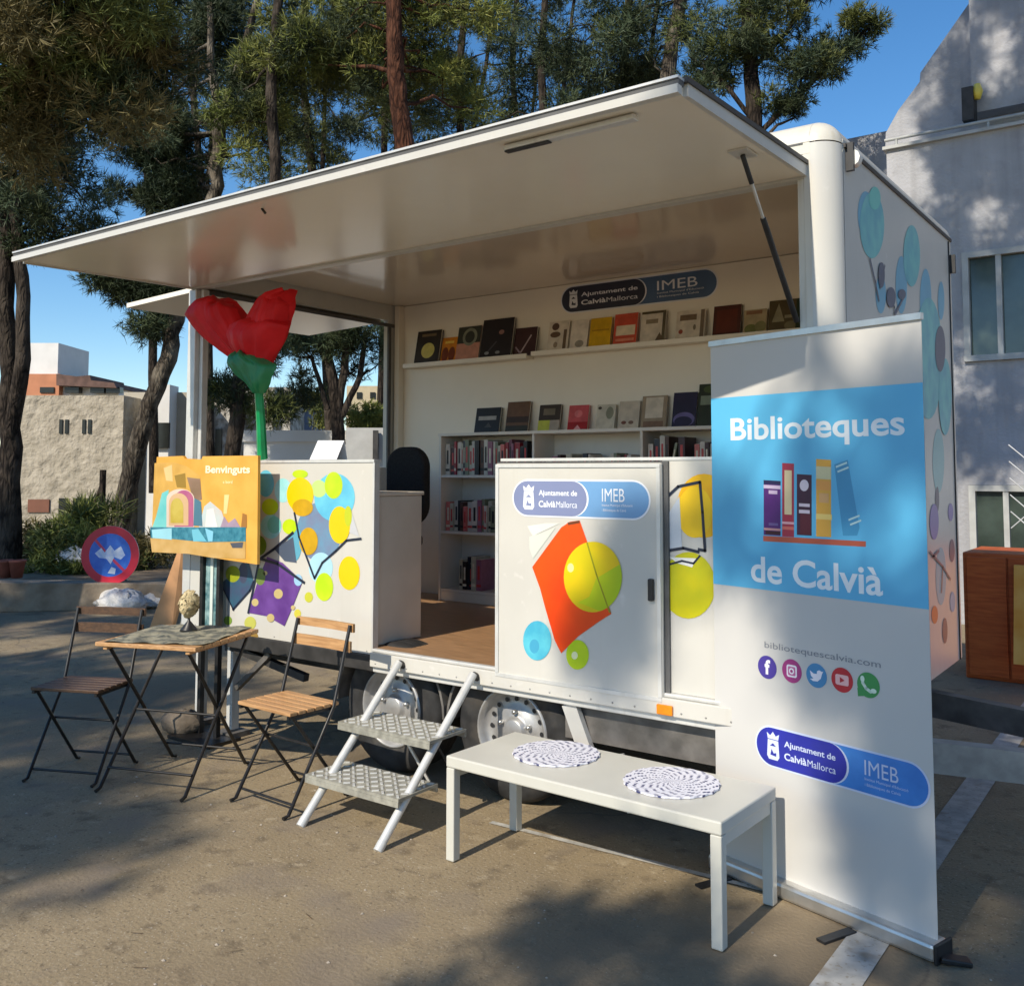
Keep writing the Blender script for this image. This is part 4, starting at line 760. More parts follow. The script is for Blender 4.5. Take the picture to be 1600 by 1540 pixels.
ppol([(480, 350), (640, 370), (660, 620), (560, 640)], flat(130, 104, 80, 150, 120, 100), .002); ppol([(330, 330), (460, 300), (470, 480), (360, 470)], flat(150, 118, 40), .002); ppol([(200, 240), (300, 200), (310, 400), (230, 390)], flat(226, 190, 130), .002)
ppol([(110, 820), (180, 540), (260, 500), (250, 960), (60, 960)], flat(96, 186, 186, 120, 200, 196), .002)
def arch(X0, X1, Yt, Yb): return [(X0, Yb), (X0, Yt+120)] + [((X0+X1)/2-(X1-X0)/2*math.cos(math.radians(a)), Yt+120-120*math.sin(math.radians(a))) for a in range(15, 180, 15)] + [(X1, Yt+120), (X1, Yb)]
ppol(arch(235, 570, 490, 950), flat(216, 196, 180), .003); ppol(arch(330, 560, 505, 945), flat(180, 100, 130, 170, 80, 130), .004); ppol(arch(265, 500, 540, 930), flat(206, 170, 130), .005); ppol(arch(285, 440, 600, 900), flat(176, 150, 40, 196, 176, 80), .006)
ppol([(620, 960), (690, 700), (760, 640), (900, 760), (960, 960)], flat(206, 196, 190, 190, 206, 206), .003); ppol([(700, 960), (720, 740), (800, 720), (850, 960)], flat(224, 224, 220), .004)
ppol([(570, 600), (650, 640), (670, 940), (560, 930)], flat(76, 120, 140), .0035); ppol([(930, 560), (990, 560), (960, 790), (920, 790)], flat(246, 206, 140), .002)
ppol([(880, 960), (930, 820), (980, 900), (1060, 840), (1130, 960)], flat(150, 130, 150, 170, 150, 170), .0045); ppol([(1130, 960), (1150, 780), (1200, 800), (1200, 960)], flat(160, 110, 50), .003)
ppol([(40, 950), (1190, 950), (1190, 1120), (700, 1130), (300, 1090), (50, 1080)], flat(34, 108, 130, 70, 140, 160, sc=30), .0052); ppol([(60, 980), (300, 960), (300, 1100), (70, 1080)], flat(150, 206, 220), .0058); ppol([(540, 980), (620, 970), (720, 1120), (560, 1120)], flat(110, 186, 206), .0058); ppol([(700, 960), (800, 1000), (790, 1120), (740, 1120)], flat(130, 196, 220), .0059)
ppol([(40, 1082), (300, 1092), (700, 1132), (1190, 1122), (1185, 1330), (800, 1320), (500, 1270), (60, 1250)], flat(190, 150, 80, 206, 170, 110), .0035); ppol([(1000, 1140), (1160, 1130), (1150, 1200), (1030, 1200)], flat(80, 84, 96), .0045)
a = pp(705, 315); c = pp(1240, 300); text(q, FP, 'Benvinguts', a[0], c[0], a[1]-.006, a[1]+.05, flat(255, 240, 200), .0045, .03)
a = pp(915, 425); c = pp(1030, 420); text(q, FP, 'a bord', a[0], c[0], a[1], a[1]+.018, flat(255, 236, 170), .0045, .02)
q.build('poster_print', bxo)
for x in (-3.69, -3.535):
    q = MB(); q.bar((x, -.06, 1.05), (x, -.06, .02), .028, .028, M_BLK, up=(0, 1, 0)); q.build('post', ps)
q = MB(); q.box(-3.80, -3.42, -.20, .02, 0.002, .02, M_BLK); q.build('base_plate', ps)
q = MB(); q.box(-3.672, -3.55, -.055, -.045, .62, 1.04, mat('teal_leaflets', S(56, 100, 108), rough=.4, c2=S(150, 180, 180), vscale=18)); q.box(-3.672, -3.55, -.072, -.056, .60, .625, M_BLK); q.build('leaflet_rack', ps)
q = MB(); q.box(-3.62, -3.595, -.063, -.056, .63, 1.03, flat(206, 214, 206)); q.build('leaflet_strip', ps)
# ================================================================ GROUND CLUTTER AT LEFT
def icolump(mb, c, r, m, seed, n=9, k=.25):
    rg = np.random.default_rng(seed); vs = []; 
    for i in range(n+1):
        ph = math.pi*i/n
        for j in range(n*2):
            th = 2*math.pi*j/(n*2); w = 1+k*(rg.random()-.5)*(0 < i < n)
            vs.append((c[0]+r[0]*w*math.sin(ph)*math.cos(th), c[1]+r[1]*w*math.sin(ph)*math.sin(th), max(.002, c[2]+r[2]*w*math.cos(ph))))
    mb.add(vs, [(i*n*2+j, i*n*2+(j+1) % (n*2), (i+1)*n*2+(j+1) % (n*2), (i+1)*n*2+j) for i in range(n) for j in range(n*2)], m, True)
M_ROCK = mat('rough_stone', (.10, .08, .06), rough=.95, c2=(.20, .16, .12), vscale=9, bump=.8, bscale=18, bdist=.02)
c = onz(262, 1150); q = MB(); icolump(q, (c[0], c[1]+.1, .06), (.15, .10, .07), M_ROCK, 3); q.build('stone_block', label='rough brown stone lying under the left corner of the trailer', cat='stone')
# sign
sg = thing('traffic_sign', onz(170, 945), 'round blue traffic sign with red rim standing on a low folding stand', 'traffic sign')
sc_ = at(172, 867, 10.7); Fs = Frame(sc_, -Vector((-CR[0], -CR[1], 0)).normalized(), (0, 0, 1), Vector((-CF[0], -CF[1], .0)).normalized())
q = MB(); n_ = 48; rr = .325
q.slab([Fs.p(rr*math.cos(2*math.pi*k/n_), rr*math.sin(2*math.pi*k/n_), -.01) for k in range(n_)], Fs.N*.012, M_ALUP)
poly(q, Fs, ell(0, 0, rr, rr, 48), flat(206, 40, 66), .004); poly(q, Fs, ell(0, 0, rr*.72, rr*.74, 40), flat(40, 96, 200, 60, 120, 214), .0055)
poly(q, Fs, [(-.17, .02), (-.10, .08), (-.06, .03), (.0, .11), (.05, .05), (.12, .10), (.17, .0), (.12, -.05), (.05, -.02), (.01, -.10), (-.04, -.04), (-.12, -.03)], flat(226, 232, 246, 180, 200, 240, sc=20), .007)
poly(q, Fs, [(-.02, -.20), (.06, -.21), (.07, -.15), (.02, -.13)], flat(214, 226, 244), .007)
stroke(q, Fs, [(-.16, .16), (-.02, .0), (.16, -.17)], .03, flat(206, 60, 100), .0062)
q.build('sign_face', sg)
a = onz(135, 943); c = onz(212, 925)
for P in (a, c):
    q = MB(); q.bar(tuple(Fs.p(0.0 if P is a else .12, -.2, -.03)), tuple(P), .025, .025, M_ALUP); q.build('leg', sg)
# kerb and bank
M_EARTH = mat('dry_earth', (.15, .105, .065), rough=.95, c2=(.25, .19, .125), vscale=5, bump=.8, bscale=14, bdist=.03)
M_KERB = mat('rough_concrete', (.20, .155, .11), rough=.95, c2=(.31, .255, .19), vscale=6, bump=.6, bscale=26, bdist=.01)
a = onz(-60, 958); c = onz(275, 950); q = MB(); d = Vector(c)-Vector(a); nrm = Vector((-CR[1], CR[0], 0)).normalized(); nrm = Vector((CF[0], CF[1], 0)).normalized()
q.slab([tuple(a), tuple(c), tuple(Vector(c)+Vector((0, 0, .27))), tuple(Vector(a)+Vector((0, 0, .33)))], nrm*.3, M_KERB); q.build('low_wall', label='low rough kerb wall behind the traffic sign', cat='wall', bevel=.01)
q = MB(); A_ = Vector(a)+nrm*.3; C_ = Vector(c)+nrm*.3; q.add([A_-(C_-A_)*.4+Vector((0, 0, .24)), C_+Vector((0, 0, .2)), C_+(C_-A_)*2+nrm*7+Vector((0, 0, .12)), A_-(C_-A_)*2+nrm*8+Vector((0, 0, .2))], [(0, 1, 2, 3)], M_EARTH); q.build('earth_bank', kind='structure')
# white sacks
M_SACK = mat('white_plastic_sack', (.62, .60, .58), rough=.5, var=.12, vscale=6, bump=.9, bscale=9, bdist=.05)
for (x, y, rx, rz, s_, lab) in ((188, 955, .36, .15, 5, 'crumpled white sack on the ground below the traffic sign'), (232, 948, .24, .12, 8, 'smaller white sack right of the bigger sack below the sign')):
    P = onz(x, y); q = MB(); icolump(q, (P[0], P[1], rz*.6), (rx, .2, rz), M_SACK, s_, n=12, k=.35); q.build('sack', label=lab, cat='sack', group='white sacks below the traffic sign')
P = onz(25, 935); q = MB(); icolump(q, (P[0]-.3, P[1]+1.0, .42), (.35, .3, .16), M_SACK, 11, n=12, k=.4); q.build('sack', label='white sack lying on the low wall at the far left', cat='sack', group='white sacks below the traffic sign')
for i, x in enumerate((8, 26)):
    P = Vector(at(x, 905, 11.2)); pt = MB(); pt.lathe([(.0, .0), (.06, 0), (.09, .18), (.10, .185), (.10, .21), (.085, .21), (.08, .18), (0, .17)], (P.x, P.y, .28), (0, 0, 1), mat('terracotta', (.30, .09, .06), rough=.8, var=.25), n=20)
    pt.build('flower_pot', label=('terracotta pot on the low wall, cut by the left edge of the picture', 'terracotta pot on the low wall, just right of the outermost pot')[i], cat='flower pot', group='terracotta pots on the low wall')
# orange board + pale slab leaning near the poster
q = MB(); a = onz(240, 980); P1, P2 = Vector(onz(232, 985)), Vector(onz(268, 985)); up = Vector((0.15, .2, 1.0)).normalized()*.95
q.slab([P1, P2, P2+up, P1+up*.98+Vector((.12, 0, 0))], (0, .03, 0), mat('orange_cardboard', S(214, 160, 112), rough=.7, var=.1, vscale=6)); q.build('cardboard_sheet', label='orange brown cardboard sheet leaning behind the poster stand', cat='cardboard')
P = Vector(onz(285, 985)); q = MB(); q.slab([P+Vector((-.14, 0, 0)), P+Vector((.16, 0, 0)), P+Vector((.2, .2, .62)), P+Vector((-.08, .2, .66))], (0, .05, 0), mat('pale_slab', S(160, 156, 140), rough=.8, var=.12, vscale=6)); q.build('stone_slab', label='pale slab leaning beside the orange cardboard behind the poster stand', cat='slab')
# ================================================================ BUILDINGS
M_GREYW = mat('grey_render', (.39, .395, .42), rough=.9, var=.10, vscale=2, speck=[(5, .58, .74, (.34, .34, .36))], bump=.8, bscale=30, bdist=.01)
M_GLASS = mat('window_glass', (.05, .07, .06), rough=.08, spec=.8, var=.3, vscale=3)
M_FRAME = mat('window_frame_grey', (.42, .43, .42), rough=.5, var=.1)
gb = thing('grey_building', (2, 8, 0), 'grey rendered building with slanted upper wall behind the right end of the trailer', 'building'); Yb = 7.0
wins = []
for (x, y0, y1) in ((1497, 396, 567), (1503, 757, 900)):
    p0 = ony(x, y0, Yb); p1 = ony(x, y1, Yb); wins.append((p0[0]+.06, p0[0]+1.7, p1[2], p0[2]))
xl = ony(1385, 237, Yb)[0]; ztop = 4.99; xr = 9.0
wx0 = min(w[0] for w in wins); wx1 = max(w[1] for w in wins); w1, w2 = wins
q = MB(); q.box(xl, wx0, Yb, Yb+.3, 0, ztop, M_GREYW); q.box(wx1, xr, Yb, Yb+.3, 0, ztop, M_GREYW); q.box(wx0, wx1, Yb, Yb+.3, w1[3], ztop, M_GREYW); q.box(wx0, wx1, Yb, Yb+.3, w2[3], w1[2], M_GREYW); q.box(wx0, wx1, Yb, Yb+.3, 0, w2[2], M_GREYW)
q.box(xl, xl+.3, Yb+.301, 16, 0, ztop, M_GREYW); q.build('wall', gb)
q = MB(); q.box(xl-.03, xr, Yb-.05, Yb+.3, ztop+.001, ztop+.035, M_FRAME); q.tube([(xl-.02, Yb+.02, ztop+.12), (xr, Yb+.02, ztop+.12)], .018, M_FRAME); [q.tube([(xl+.1+k*.9, Yb+.02, ztop+.03), (xl+.1+k*.9, Yb+.02, ztop+.12)], .014, M_FRAME) for k in range(8)]; q.build('ledge', gb)
streaks(M_GREYW, (.24, .24, .25), .5, (7, 7, .5), .5, .75)
for w in wins:
    f = MB(); x0, x1, z0, z1 = wx0+.003, wx1-.003, w[2]+.003, w[3]-.003; t = .06
    f.box(x0, x1, Yb-.02, Yb+.1, z1-t, z1, M_FRAME); f.box(x0, x1, Yb-.05, Yb+.1, z0, z0+t, M_FRAME); f.box(x0, x0+t, Yb-.02, Yb+.1, z0+t, z1-t, M_FRAME); f.box(x1-t, x1, Yb-.02, Yb+.1, z0+t, z1-t, M_FRAME); f.box(x0+.31, x0+.36, Yb-.01, Yb+.1, z0+t, z1-t, M_FRAME); f.box(x0+.95, x0+1.0, Yb-.01, Yb+.1, z0+t, z1-t, M_FRAME)
    fo = f.build('window', gb); p_ = MB(); p_.box(x0+t, x1-t, Yb+.05, Yb+.07, z0+t, z1-t, M_GLASS); p_.build('pane', fo)
q = MB(); y2 = 7.5; pts = [(1383, 240), (1384, 208), (1404, 172), (1437, 128), (1438, 114), (1480, 54), (1522, -6), (1700, -260)]
pw = [ony(x, y, y2) for x, y in pts]; pw = [(p[0], y2, max(p[2], 4.6)) for p in pw]
q.slab([(9, y2, 4.6)] + pw + [(9, y2, pw[-1][2])], (0, .8, 0), M_GREYW); q.build('upper_wall', gb)
a = ony(1475, 150, 7.4); q = MB(); q.box(a[0]+.3, 9, 7.25, 7.49, 5.3, 12, M_GREYW); q.build('wall_pier', gb)
a = ony(1528, 145, 7.15); q = MB(); q.lathe([(0, .06), (.03, .06), (.055, .14), (.03, .22), (0, .23)], (a[0], 7.12, a[2]-.14), (0, 0, 1), mat('yellow_lamp_glass', (.75, .62, .10), rough=.3, var=.15), n=16); q.box(a[0]-.14, a[0]-.03, 7.05, 7.25, a[2]-.3, a[2]+.05, M_CHASD); q.build('wall_lamp', gb)
# low building glimpsed left of it
q = MB(); p_ = ony(1340, 214, 12); q.box(p_[0]-6, p_[0]+1.2, 12, 12.5, 0, p_[2], M_GREYW); q.build('garden_wall', label='grey wall top glimpsed just above the trailer roof', cat='wall')
# timber cabinet behind the trailer
M_REDW = wood('red_brown_timber', S(176, 78, 30), S(200, 100, 44), (2, 2, 20))
tcab = thing('timber_cabinet', (.3, 4.6, 0), 'red brown timber cabinet in the shade behind the drawbar', 'cabinet')
MB().box(-.43, 1.6, 4.3, 5.0, .0, .93, M_REDW).build('body', tcab, bevel=.01)
q = MB(); 
for k in range(7): q.box(-.40+k*.28, -.40+k*.28+.265, 4.275, 4.299, .03, .90, M_REDW)
q.build('plank_front', tcab, bevel=.004)
q = MB(); q.slab([(-.07, 4.05, .18), (.5, 4.05, .18), (.5, 4.2, .86), (-.07, 4.2, .86)], (0, .03, 0), mat('sunlit_bit_orange', S(226, 150, 50), rough=.6, c2=S(240, 180, 90), vscale=5)); q.build('sunlit_bit_board', label='bright orange board leaning on the timber cabinet, standing for its sunlit bit', cat='board')  # sunlit bit of the timber, put in as a board of brighter orange
# wire fence
q = MB(); M_WIRE = mat('galvanised_wire', (.62, .63, .64), rough=.4, metal=.4, var=.1)
wf = ony(1572, 700, 6.2); cell = .16
for i in range(12):
    for sgn in (1, -1):
        x0 = wf[0]+.02+i*cell; z0 = 1.02; n_ = 10
        for k in range(5):
            xa = x0+(k if sgn > 0 else -k)*cell; xb = xa+sgn*cell; za_ = z0+k*cell*.95; 
            if min(xa, xb) < wf[0]-.01: continue
            q.tube([(xa, 6.2, za_), (xb, 6.2, za_+cell*.95)], .006, M_WIRE, n=5, caps=False)
q.build('wire_mesh', None); wm = bpy.data.objects['wire_mesh']; wf_ = thing('wire_fence', (wf[0]+1, 6.2, 0), 'diamond wire mesh fence at the right edge in front of the grey building', 'fence'); wm.parent = wf_; wm.matrix_parent_inverse = Matrix.Translation(wf_.location).inverted()
q = MB(); q.tube([(wf[0]+1.9, 6.2, 0), (wf[0]+1.9, 6.2, 1.9)], .03, M_WIRE); q.build('post', wf_)
# left: textured beige building, depth about 24 m, facing the camera
M_STUC = mat('rough_beige_stucco', (.33, .29, .225), rough=.95, c2=(.44, .39, .31), vscale=3, bump=1.0, bscale=4.5, bdist=.12)
M_STUC2 = mat('pale_beige_render', (.42, .38, .31), rough=.9, var=.08, vscale=2, bump=.4, bscale=10, bdist=.02)
M_WWALL = mat('white_render', (.70, .69, .67), rough=.85, var=.05, vscale=2)
M_TERRA = mat('terracotta_render', (.50, .21, .11), rough=.85, var=.1, vscale=2)
M_ROOFT = mat('brown_roof', (.13, .075, .06), rough=.85, var=.25, vscale=4)
M_HOLE = mat('dark_opening', (.012, .014, .012), rough=.3, var=.3)
nb = Vector((CF[0], CF[1], 0)).normalized()
def face_box(mb, x0, x1, y0, y1, d, thick, m, ground=False):
    """block whose near face spans these photo pixels at distance d"""
    P = [Vector(at(x0, y1, d)), Vector(at(x1, y1, d)), Vector(at(x1, y0, d)), Vector(at(x0, y0, d))]
    zt = (P[2].z+P[3].z)/2; zb = 0.0 if ground else (P[0].z+P[1].z)/2
    o = Vector(at((x0+x1)/2, 737, d)); R3 = Vector((CR[0], CR[1], 0)).normalized(); w0 = (P[0]-o).dot(R3); w1 = (P[1]-o).dot(R3); o.z = 0
    A = [o+R3*w0, o+R3*w1, o+R3*w1+nb*thick, o+R3*w0+nb*thick]
    mb.add([a+Vector((0, 0, zb)) for a in A]+[a+Vector((0, 0, zt)) for a in A], [(0, 3, 2, 1), (4, 5, 6, 7), (0, 1, 5, 4), (1, 2, 6, 5), (2, 3, 7, 6), (3, 0, 4, 7)], m)
    return mb
def building(name, loc, label): return thing(name, loc, label, 'building')
B = building('stucco_building', at(110, 737, 22), 'rough beige stucco building with narrow slit windows at the left')
face_box(MB(), 20, 190, 617, 900, 22, 4, M_STUC, True).build('wall', B)
for (x0, x1) in ((90, 95), (99, 104), (126, 131), (135, 140)): face_box(MB(), x0, x1, 655, 677, 21.97, .08, M_HOLE).build('window', B)
for (x0, x1) in ((93, 107), (115, 142)): face_box(MB(), x0, x1, 778, 826, 21.96, .1, M_HOLE).build('window', B)
face_box(MB(), 45, 78, 780, 800, 21.96, .1, mat('brown_shutter', (.18, .07, .04), rough=.7)).build('shutter', B)
B = building('pale_annex', at(220, 737, 20), 'pale beige annex between the stucco building and the leaning trunk')
face_box(MB(), 190, 300, 612, 900, 23, 4, M_STUC2, True).build('wall', B); face_box(MB(), 228, 262, 600, 800, 22.5, .6, M_WWALL, True).build('pillar', B)
face_box(MB(), 240, 262, 660, 700, 22.4, .1, M_HOLE).build('window', B)
B = building('terracotta_house', at(90, 737, 34), 'terracotta and white house with brown roof beyond the stucco building')
face_box(MB(), 30, 88, 583, 700, 34, 3, M_TERRA, True).build('wall', B); face_box(MB(), 38, 85, 534, 584, 34.2, 2.5, M_WWALL).build('tower', B)
q = MB(); P = [at(88, 586, 34), at(88, 592, 34), at(182, 600, 34), at(178, 592, 34), at(140, 588, 34), at(132, 584, 34)]; q.slab([tuple(p) for p in (at(88, 602, 34.0), at(182, 606, 34.0), at(178, 598, 34), at(142, 594, 34), at(140, 586, 34), at(120, 588, 34), at(88, 584, 34))], nb*3, M_ROOFT); q.build('roof', B)
face_box(MB(), 88, 182, 602, 700, 34.3, 2.5, M_WWALL, True).build('gallery_wall', B)
for x0 in (58, 97, 137, 162): face_box(MB(), x0, x0+22, 604, 613, 33.95, .3, M_HOLE).build('window', B)
B = building('rubble_house', at(420, 737, 24), 'grey rubble stone house behind the trunks seen through the trailer window')
M_RUB = mat('rubble_stone', (.24, .22, .19), rough=.95, c2=(.50, .48, .44), vscale=5, vlo=.42, vhi=.58, bump=.8, bscale=6, bdist=.08)
face_box(MB(), 318, 372, 618, 760, 24, 3, M_RUB, True).build('wall', B); face_box(MB(), 372, 452, 604, 760, 24.6, 3, M_RUB, True).build('wall', B); face_box(MB(), 335, 345, 670, 715, 23.95, .1, M_HOLE).build('window', B); face_box(MB(), 320, 371, 606, 618, 24.3, 2, M_WWALL).build('parapet', B)
B = building('white_building', at(470, 737, 26), 'white block with blue grey side seen through the trailer window')
face_box(MB(), 452, 466, 612, 760, 26, 3, M_WWALL, True).build('wall', B); face_box(MB(), 466, 486, 616, 760, 26.3, 3, mat('blue_grey_render', S(120, 138, 170), rough=.8), True).build('side_wall', B)
B = building('tan_building', at(575, 737, 36), 'tan block with small square windows seen at the right of the trailer window')
face_box(MB(), 540, 625, 602, 760, 36, 4, mat('tan_render', (.50, .42, .28), rough=.85, var=.06), True).build('wall', B)
for x0 in (556, 577, 597): face_box(MB(), x0, x0+8, 612, 622, 35.95, .15, M_HOLE).build('window', B)
q = MB(); face_box(q, 376, 560, 672, 690, 18, .5, M_WWALL); face_box(q, 380, 556, 690, 760, 18.05, .35, M_WWALL, True); q.build('white_wall', label='white garden wall with flat coping seen through the trailer window', cat='wall')
M_CONT = mat('grey_container', (.42, .42, .41), rough=.6, var=.08)
q = MB(); face_box(q, 540, 612, 668, 760, 15, 1, M_CONT, True); face_box(q, 582, 590, 672, 720, 14.9, .06, M_CHASD); face_box(q, 598, 604, 672, 720, 14.9, .06, M_CHASD); q.build('utility_box', label='grey utility box with dark posts seen at the right of the trailer window', cat='utility box')
# far backdrop hill of houses left/right is hidden by trees
# ================================================================ VEGETATION
LEAF = {}
def leafm(key, c, c2, tl=.0):
    m = mat('foliage_'+key, c, rough=.6, c2=c2, vscale=1.7, vlo=.4, vhi=.6, spec=.3)
    return m
L_DK = leafm('dark', (.022, .036, .015), (.05, .066, .026)); L_OL = leafm('olive', (.085, .105, .028), (.15, .165, .045)); L_YB = leafm('brownish', (.11, .09, .032), (.19, .155, .06)); L_BL = leafm('bluish', (.05, .078, .044), (.09, .12, .06)); L_YG = leafm('yellow_green', (.16, .19, .04), (.24, .25, .06)); 
def barkm(name, c, c2, c3):
    m = bpy.data.materials.new(name); m.use_nodes = True; N = m.node_tree.nodes; L = m.node_tree.links; b = N['Principled BSDF']; b.inputs['Roughness'].default_value = .95; b.inputs['Specular IOR Level'].default_value = .2
    tc = N.new('ShaderNodeTexCoord'); mp = N.new('ShaderNodeMapping'); mp.inputs['Scale'].default_value = (1, 1, .28); L.new(tc.outputs['Object'], mp.inputs[0])
    n0 = N.new('ShaderNodeTexNoise'); n0.inputs['Scale'].default_value = 9; n0.inputs['Detail'].default_value = 5; L.new(mp.outputs[0], n0.inputs['Vector'])
    mv = N.new('ShaderNodeMix'); mv.data_type = 'VECTOR'; mv.inputs[0].default_value = .12; L.new(mp.outputs[0], mv.inputs[4]); L.new(n0.outputs['Color'], mv.inputs[5])
    vo = N.new('ShaderNodeTexVoronoi'); vo.feature = 'DISTANCE_TO_EDGE'; vo.inputs['Scale'].default_value = 17; L.new(mv.outputs[1], vo.inputs['Vector'])
    cr = N.new('ShaderNodeValToRGB'); e = cr.color_ramp.elements; e[0].position = .0; e[1].position = .35; e[0].color = (*c, 1); e[1].color = (*c2, 1); L.new(vo.outputs['Distance'], cr.inputs[0])
    n1 = N.new('ShaderNodeTexNoise'); n1.inputs['Scale'].default_value = 3; n1.inputs['Detail'].default_value = 6; L.new(tc.outputs['Object'], n1.inputs['Vector']); rp = N.new('ShaderNodeMapRange'); rp.inputs[1].default_value = .45; rp.inputs[2].default_value = .7; L.new(n1.outputs['Fac'], rp.inputs[0])
    mx = N.new('ShaderNodeMix'); mx.data_type = 'RGBA'; L.new(rp.outputs[0], mx.inputs[0]); L.new(cr.outputs[0], mx.inputs[6]); mx.inputs[7].default_value = (*c3, 1); L.new(mx.outputs[2], b.inputs['Base Color'])
    bp = N.new('ShaderNodeBump'); bp.inputs['Strength'].default_value = .9; bp.inputs['Distance'].default_value = .05; L.new(vo.outputs['Distance'], bp.inputs['Height']); L.new(bp.outputs[0], b.inputs['Normal']); return m
M_BARK = barkm('pine_bark', (.010, .008, .007), (.055, .042, .033), (.085, .068, .054))
M_BARKL = barkm('pale_bark', (.020, .016, .013), (.11, .09, .07), (.22, .19, .15))
M_BARKR = barkm('red_bark', (.022, .009, .006), (.095, .038, .021), (.15, .065, .038))
def leaves_mesh(name, centers, rads, mats, tufts, blades, bl, bw, seed, parent, up=.35):
    if name == 'crown': tufts = int(tufts*2.2); blades += 2; bw *= .46; bl *= .8
    rg = np.random.default_rng(seed); nC = len(centers); V = []; MI = []
    for ci in range(nC):
        nT = tufts; d = rg.normal(size=(nT, 3)); d /= np.linalg.norm(d, axis=1)[:, None]; rr = rads[ci]*(rg.random(nT)**.45)[:, None]
        p = centers[ci] + d*rr*np.array([1, 1, .7]); dirs = d*.8+np.array([0, 0, up])+rg.normal(size=(nT, 3))*.35
        p = np.repeat(p, blades, 0); dd = np.repeat(dirs, blades, 0)+rg.normal(size=(nT*blades, 3))*.75; dd /= np.linalg.norm(dd, axis=1)[:, None]
        w = np.cross(dd, rg.normal(size=dd.shape)); w /= np.linalg.norm(w, axis=1)[:, None]
        L_ = bl*(.6+.8*rg.random(len(p)))[:, None]; Wd = bw*(.6+.7*rg.random(len(p)))[:, None]
        q = np.stack([p-w*Wd, p+w*Wd, p+dd*L_+w*Wd*.35, p+dd*L_-w*Wd*.35], 1); V.append(q.reshape(-1, 3)); MI.append(np.full(len(p), rg.integers(0, len(mats))))
    V = np.concatenate(V); MI = np.concatenate(MI); nF = len(MI)
    me = bpy.data.meshes.new(name); me.vertices.add(len(V)); me.vertices.foreach_set('co', V.astype(np.float32).ravel()); me.loops.add(nF*4); me.loops.foreach_set('vertex_index', np.arange(nF*4, dtype=np.int32))
    me.polygons.add(nF); me.polygons.foreach_set('loop_start', np.arange(0, nF*4, 4, dtype=np.int32)); me.polygons.foreach_set('material_index', MI.astype(np.int32))
    for m in mats: me.materials.append(m)
    me.update(calc_edges=True); o = bpy.data.objects.new(name, me); COL.objects.link(o)
    if parent: o.parent = parent; o.matrix_parent_inverse = MINV(parent)
    return o
def wiggle(a, b, n, amp, rg):
    a = np.array(a, float); b = np.array(b, float); return [tuple(a+(b-a)*k/n+(rg.normal(size=3)*amp if 0 < k < n else 0)) for k in range(n+1)]
def tree(label, stems, crowns, seed, mats, bark=None, tufts=46, blades=6, bl=.15, bw=.013, limbs=.5, group='pine trees around the trailer', cr=.42, name='pine_tree'):
    """stems: list of (list of points, r0, r1); crowns: list of (centre, (rx,ry,rz), clumps)"""
    rg = np.random.default_rng(seed); base = np.array(stems[0][0][0]); t = thing(name, (base[0], base[1], 0), label, 'tree', group); bark = bark or M_BARK; tr = MB(); nodes = []
    for pts, r0, r1 in stems:
        P = [np.array(p, float) for p in pts]; dense = []
        for i in range(len(P)-1):
            for k in range(4): dense.append(P[i]+(P[i+1]-P[i])*k/4+(rg.normal(size=3)*r0*.10 if (i or k) else 0))
        dense.append(P[-1]); rs_ = [(r0+(r1-r0)*k/(len(dense)-1))*(1+.035*rg.normal()) for k in range(len(dense))]; tr.tube([tuple(p) for p in dense], rs_, bark, n=9); nodes += list(zip(dense[len(dense)//3:], rs_[len(dense)//3:]))
    C = []; Rr = []
    for c, r, n_ in crowns:
        for _ in range(n_):
            d = rg.normal(size=3); d /= np.linalg.norm(d); p = np.array(c)+d*np.array(r)*rg.random()**.4; C.append(p); Rr.append(cr*(.6+.7*rg.random()))
            if rg.random() < limbs:
                nd, rn = min(nodes, key=lambda q_: np.linalg.norm(q_[0]-p)+.5*abs(rg.normal())); L = np.linalg.norm(nd-p)
                if L < 6: 
                    w = wiggle(nd, p, 5, .05*L**.5, rg); r0 = min(rn*.6, .018+.012*L); tr.tube(w, [r0, r0*.8, r0*.62, r0*.45, r0*.3, .006], bark, n=5, caps=False)
    tr.build('trunk', t); leaves_mesh('crown', C, Rr, mats, tufts, blades, bl, bw, seed+1, t); return t
def AT(x, y, d): return tuple(at(x, y, d))
def G0(x, y): return tuple(onz(x, y))
# visible trees
tree('near pine filling the top left corner, olive brown crown', [([(AT(-190, 737, 9.3)[0], AT(-190, 737, 9.3)[1], 0), AT(-170, 500, 9.2), AT(-120, 60, 9.0), AT(60, -160, 9.0)], .19, .12)], [(AT(60, 30, 8.6), (1.35, .8, .9), 46), (AT(170, 120, 8.8), (.7, .6, .6), 16), (AT(20, 170, 8.8), (.5, .5, .45), 12), (AT(140, -160, 8.6), (1.6, 1, .8), 20)], 11, [L_YB, L_OL, L_DK, L_YB], blades=7, tufts=60, bl=.13, bw=.012, cr=.36)
tree('twin trunked pine at the left edge of the picture', [([AT(12, 905, 13), AT(18, 700, 13), AT(8, 480, 13), AT(14, 260, 13)], .16, .10), ([AT(10, 720, 13), AT(38, 560, 12.8), AT(34, 430, 12.8), AT(22, 330, 12.8), AT(60, 200, 12.8)], .11, .06)], [(AT(80, 330, 13), (1.0, .8, .5), 12), (AT(20, 260, 13), (.8, .8, .6), 12), (AT(90, 250, 13.2), (1.1, .8, .5), 12), (AT(50, 380, 13), (.25, .3, .12), 3)], 21, [L_BL, L_DK, L_BL], tufts=42, cr=.34)
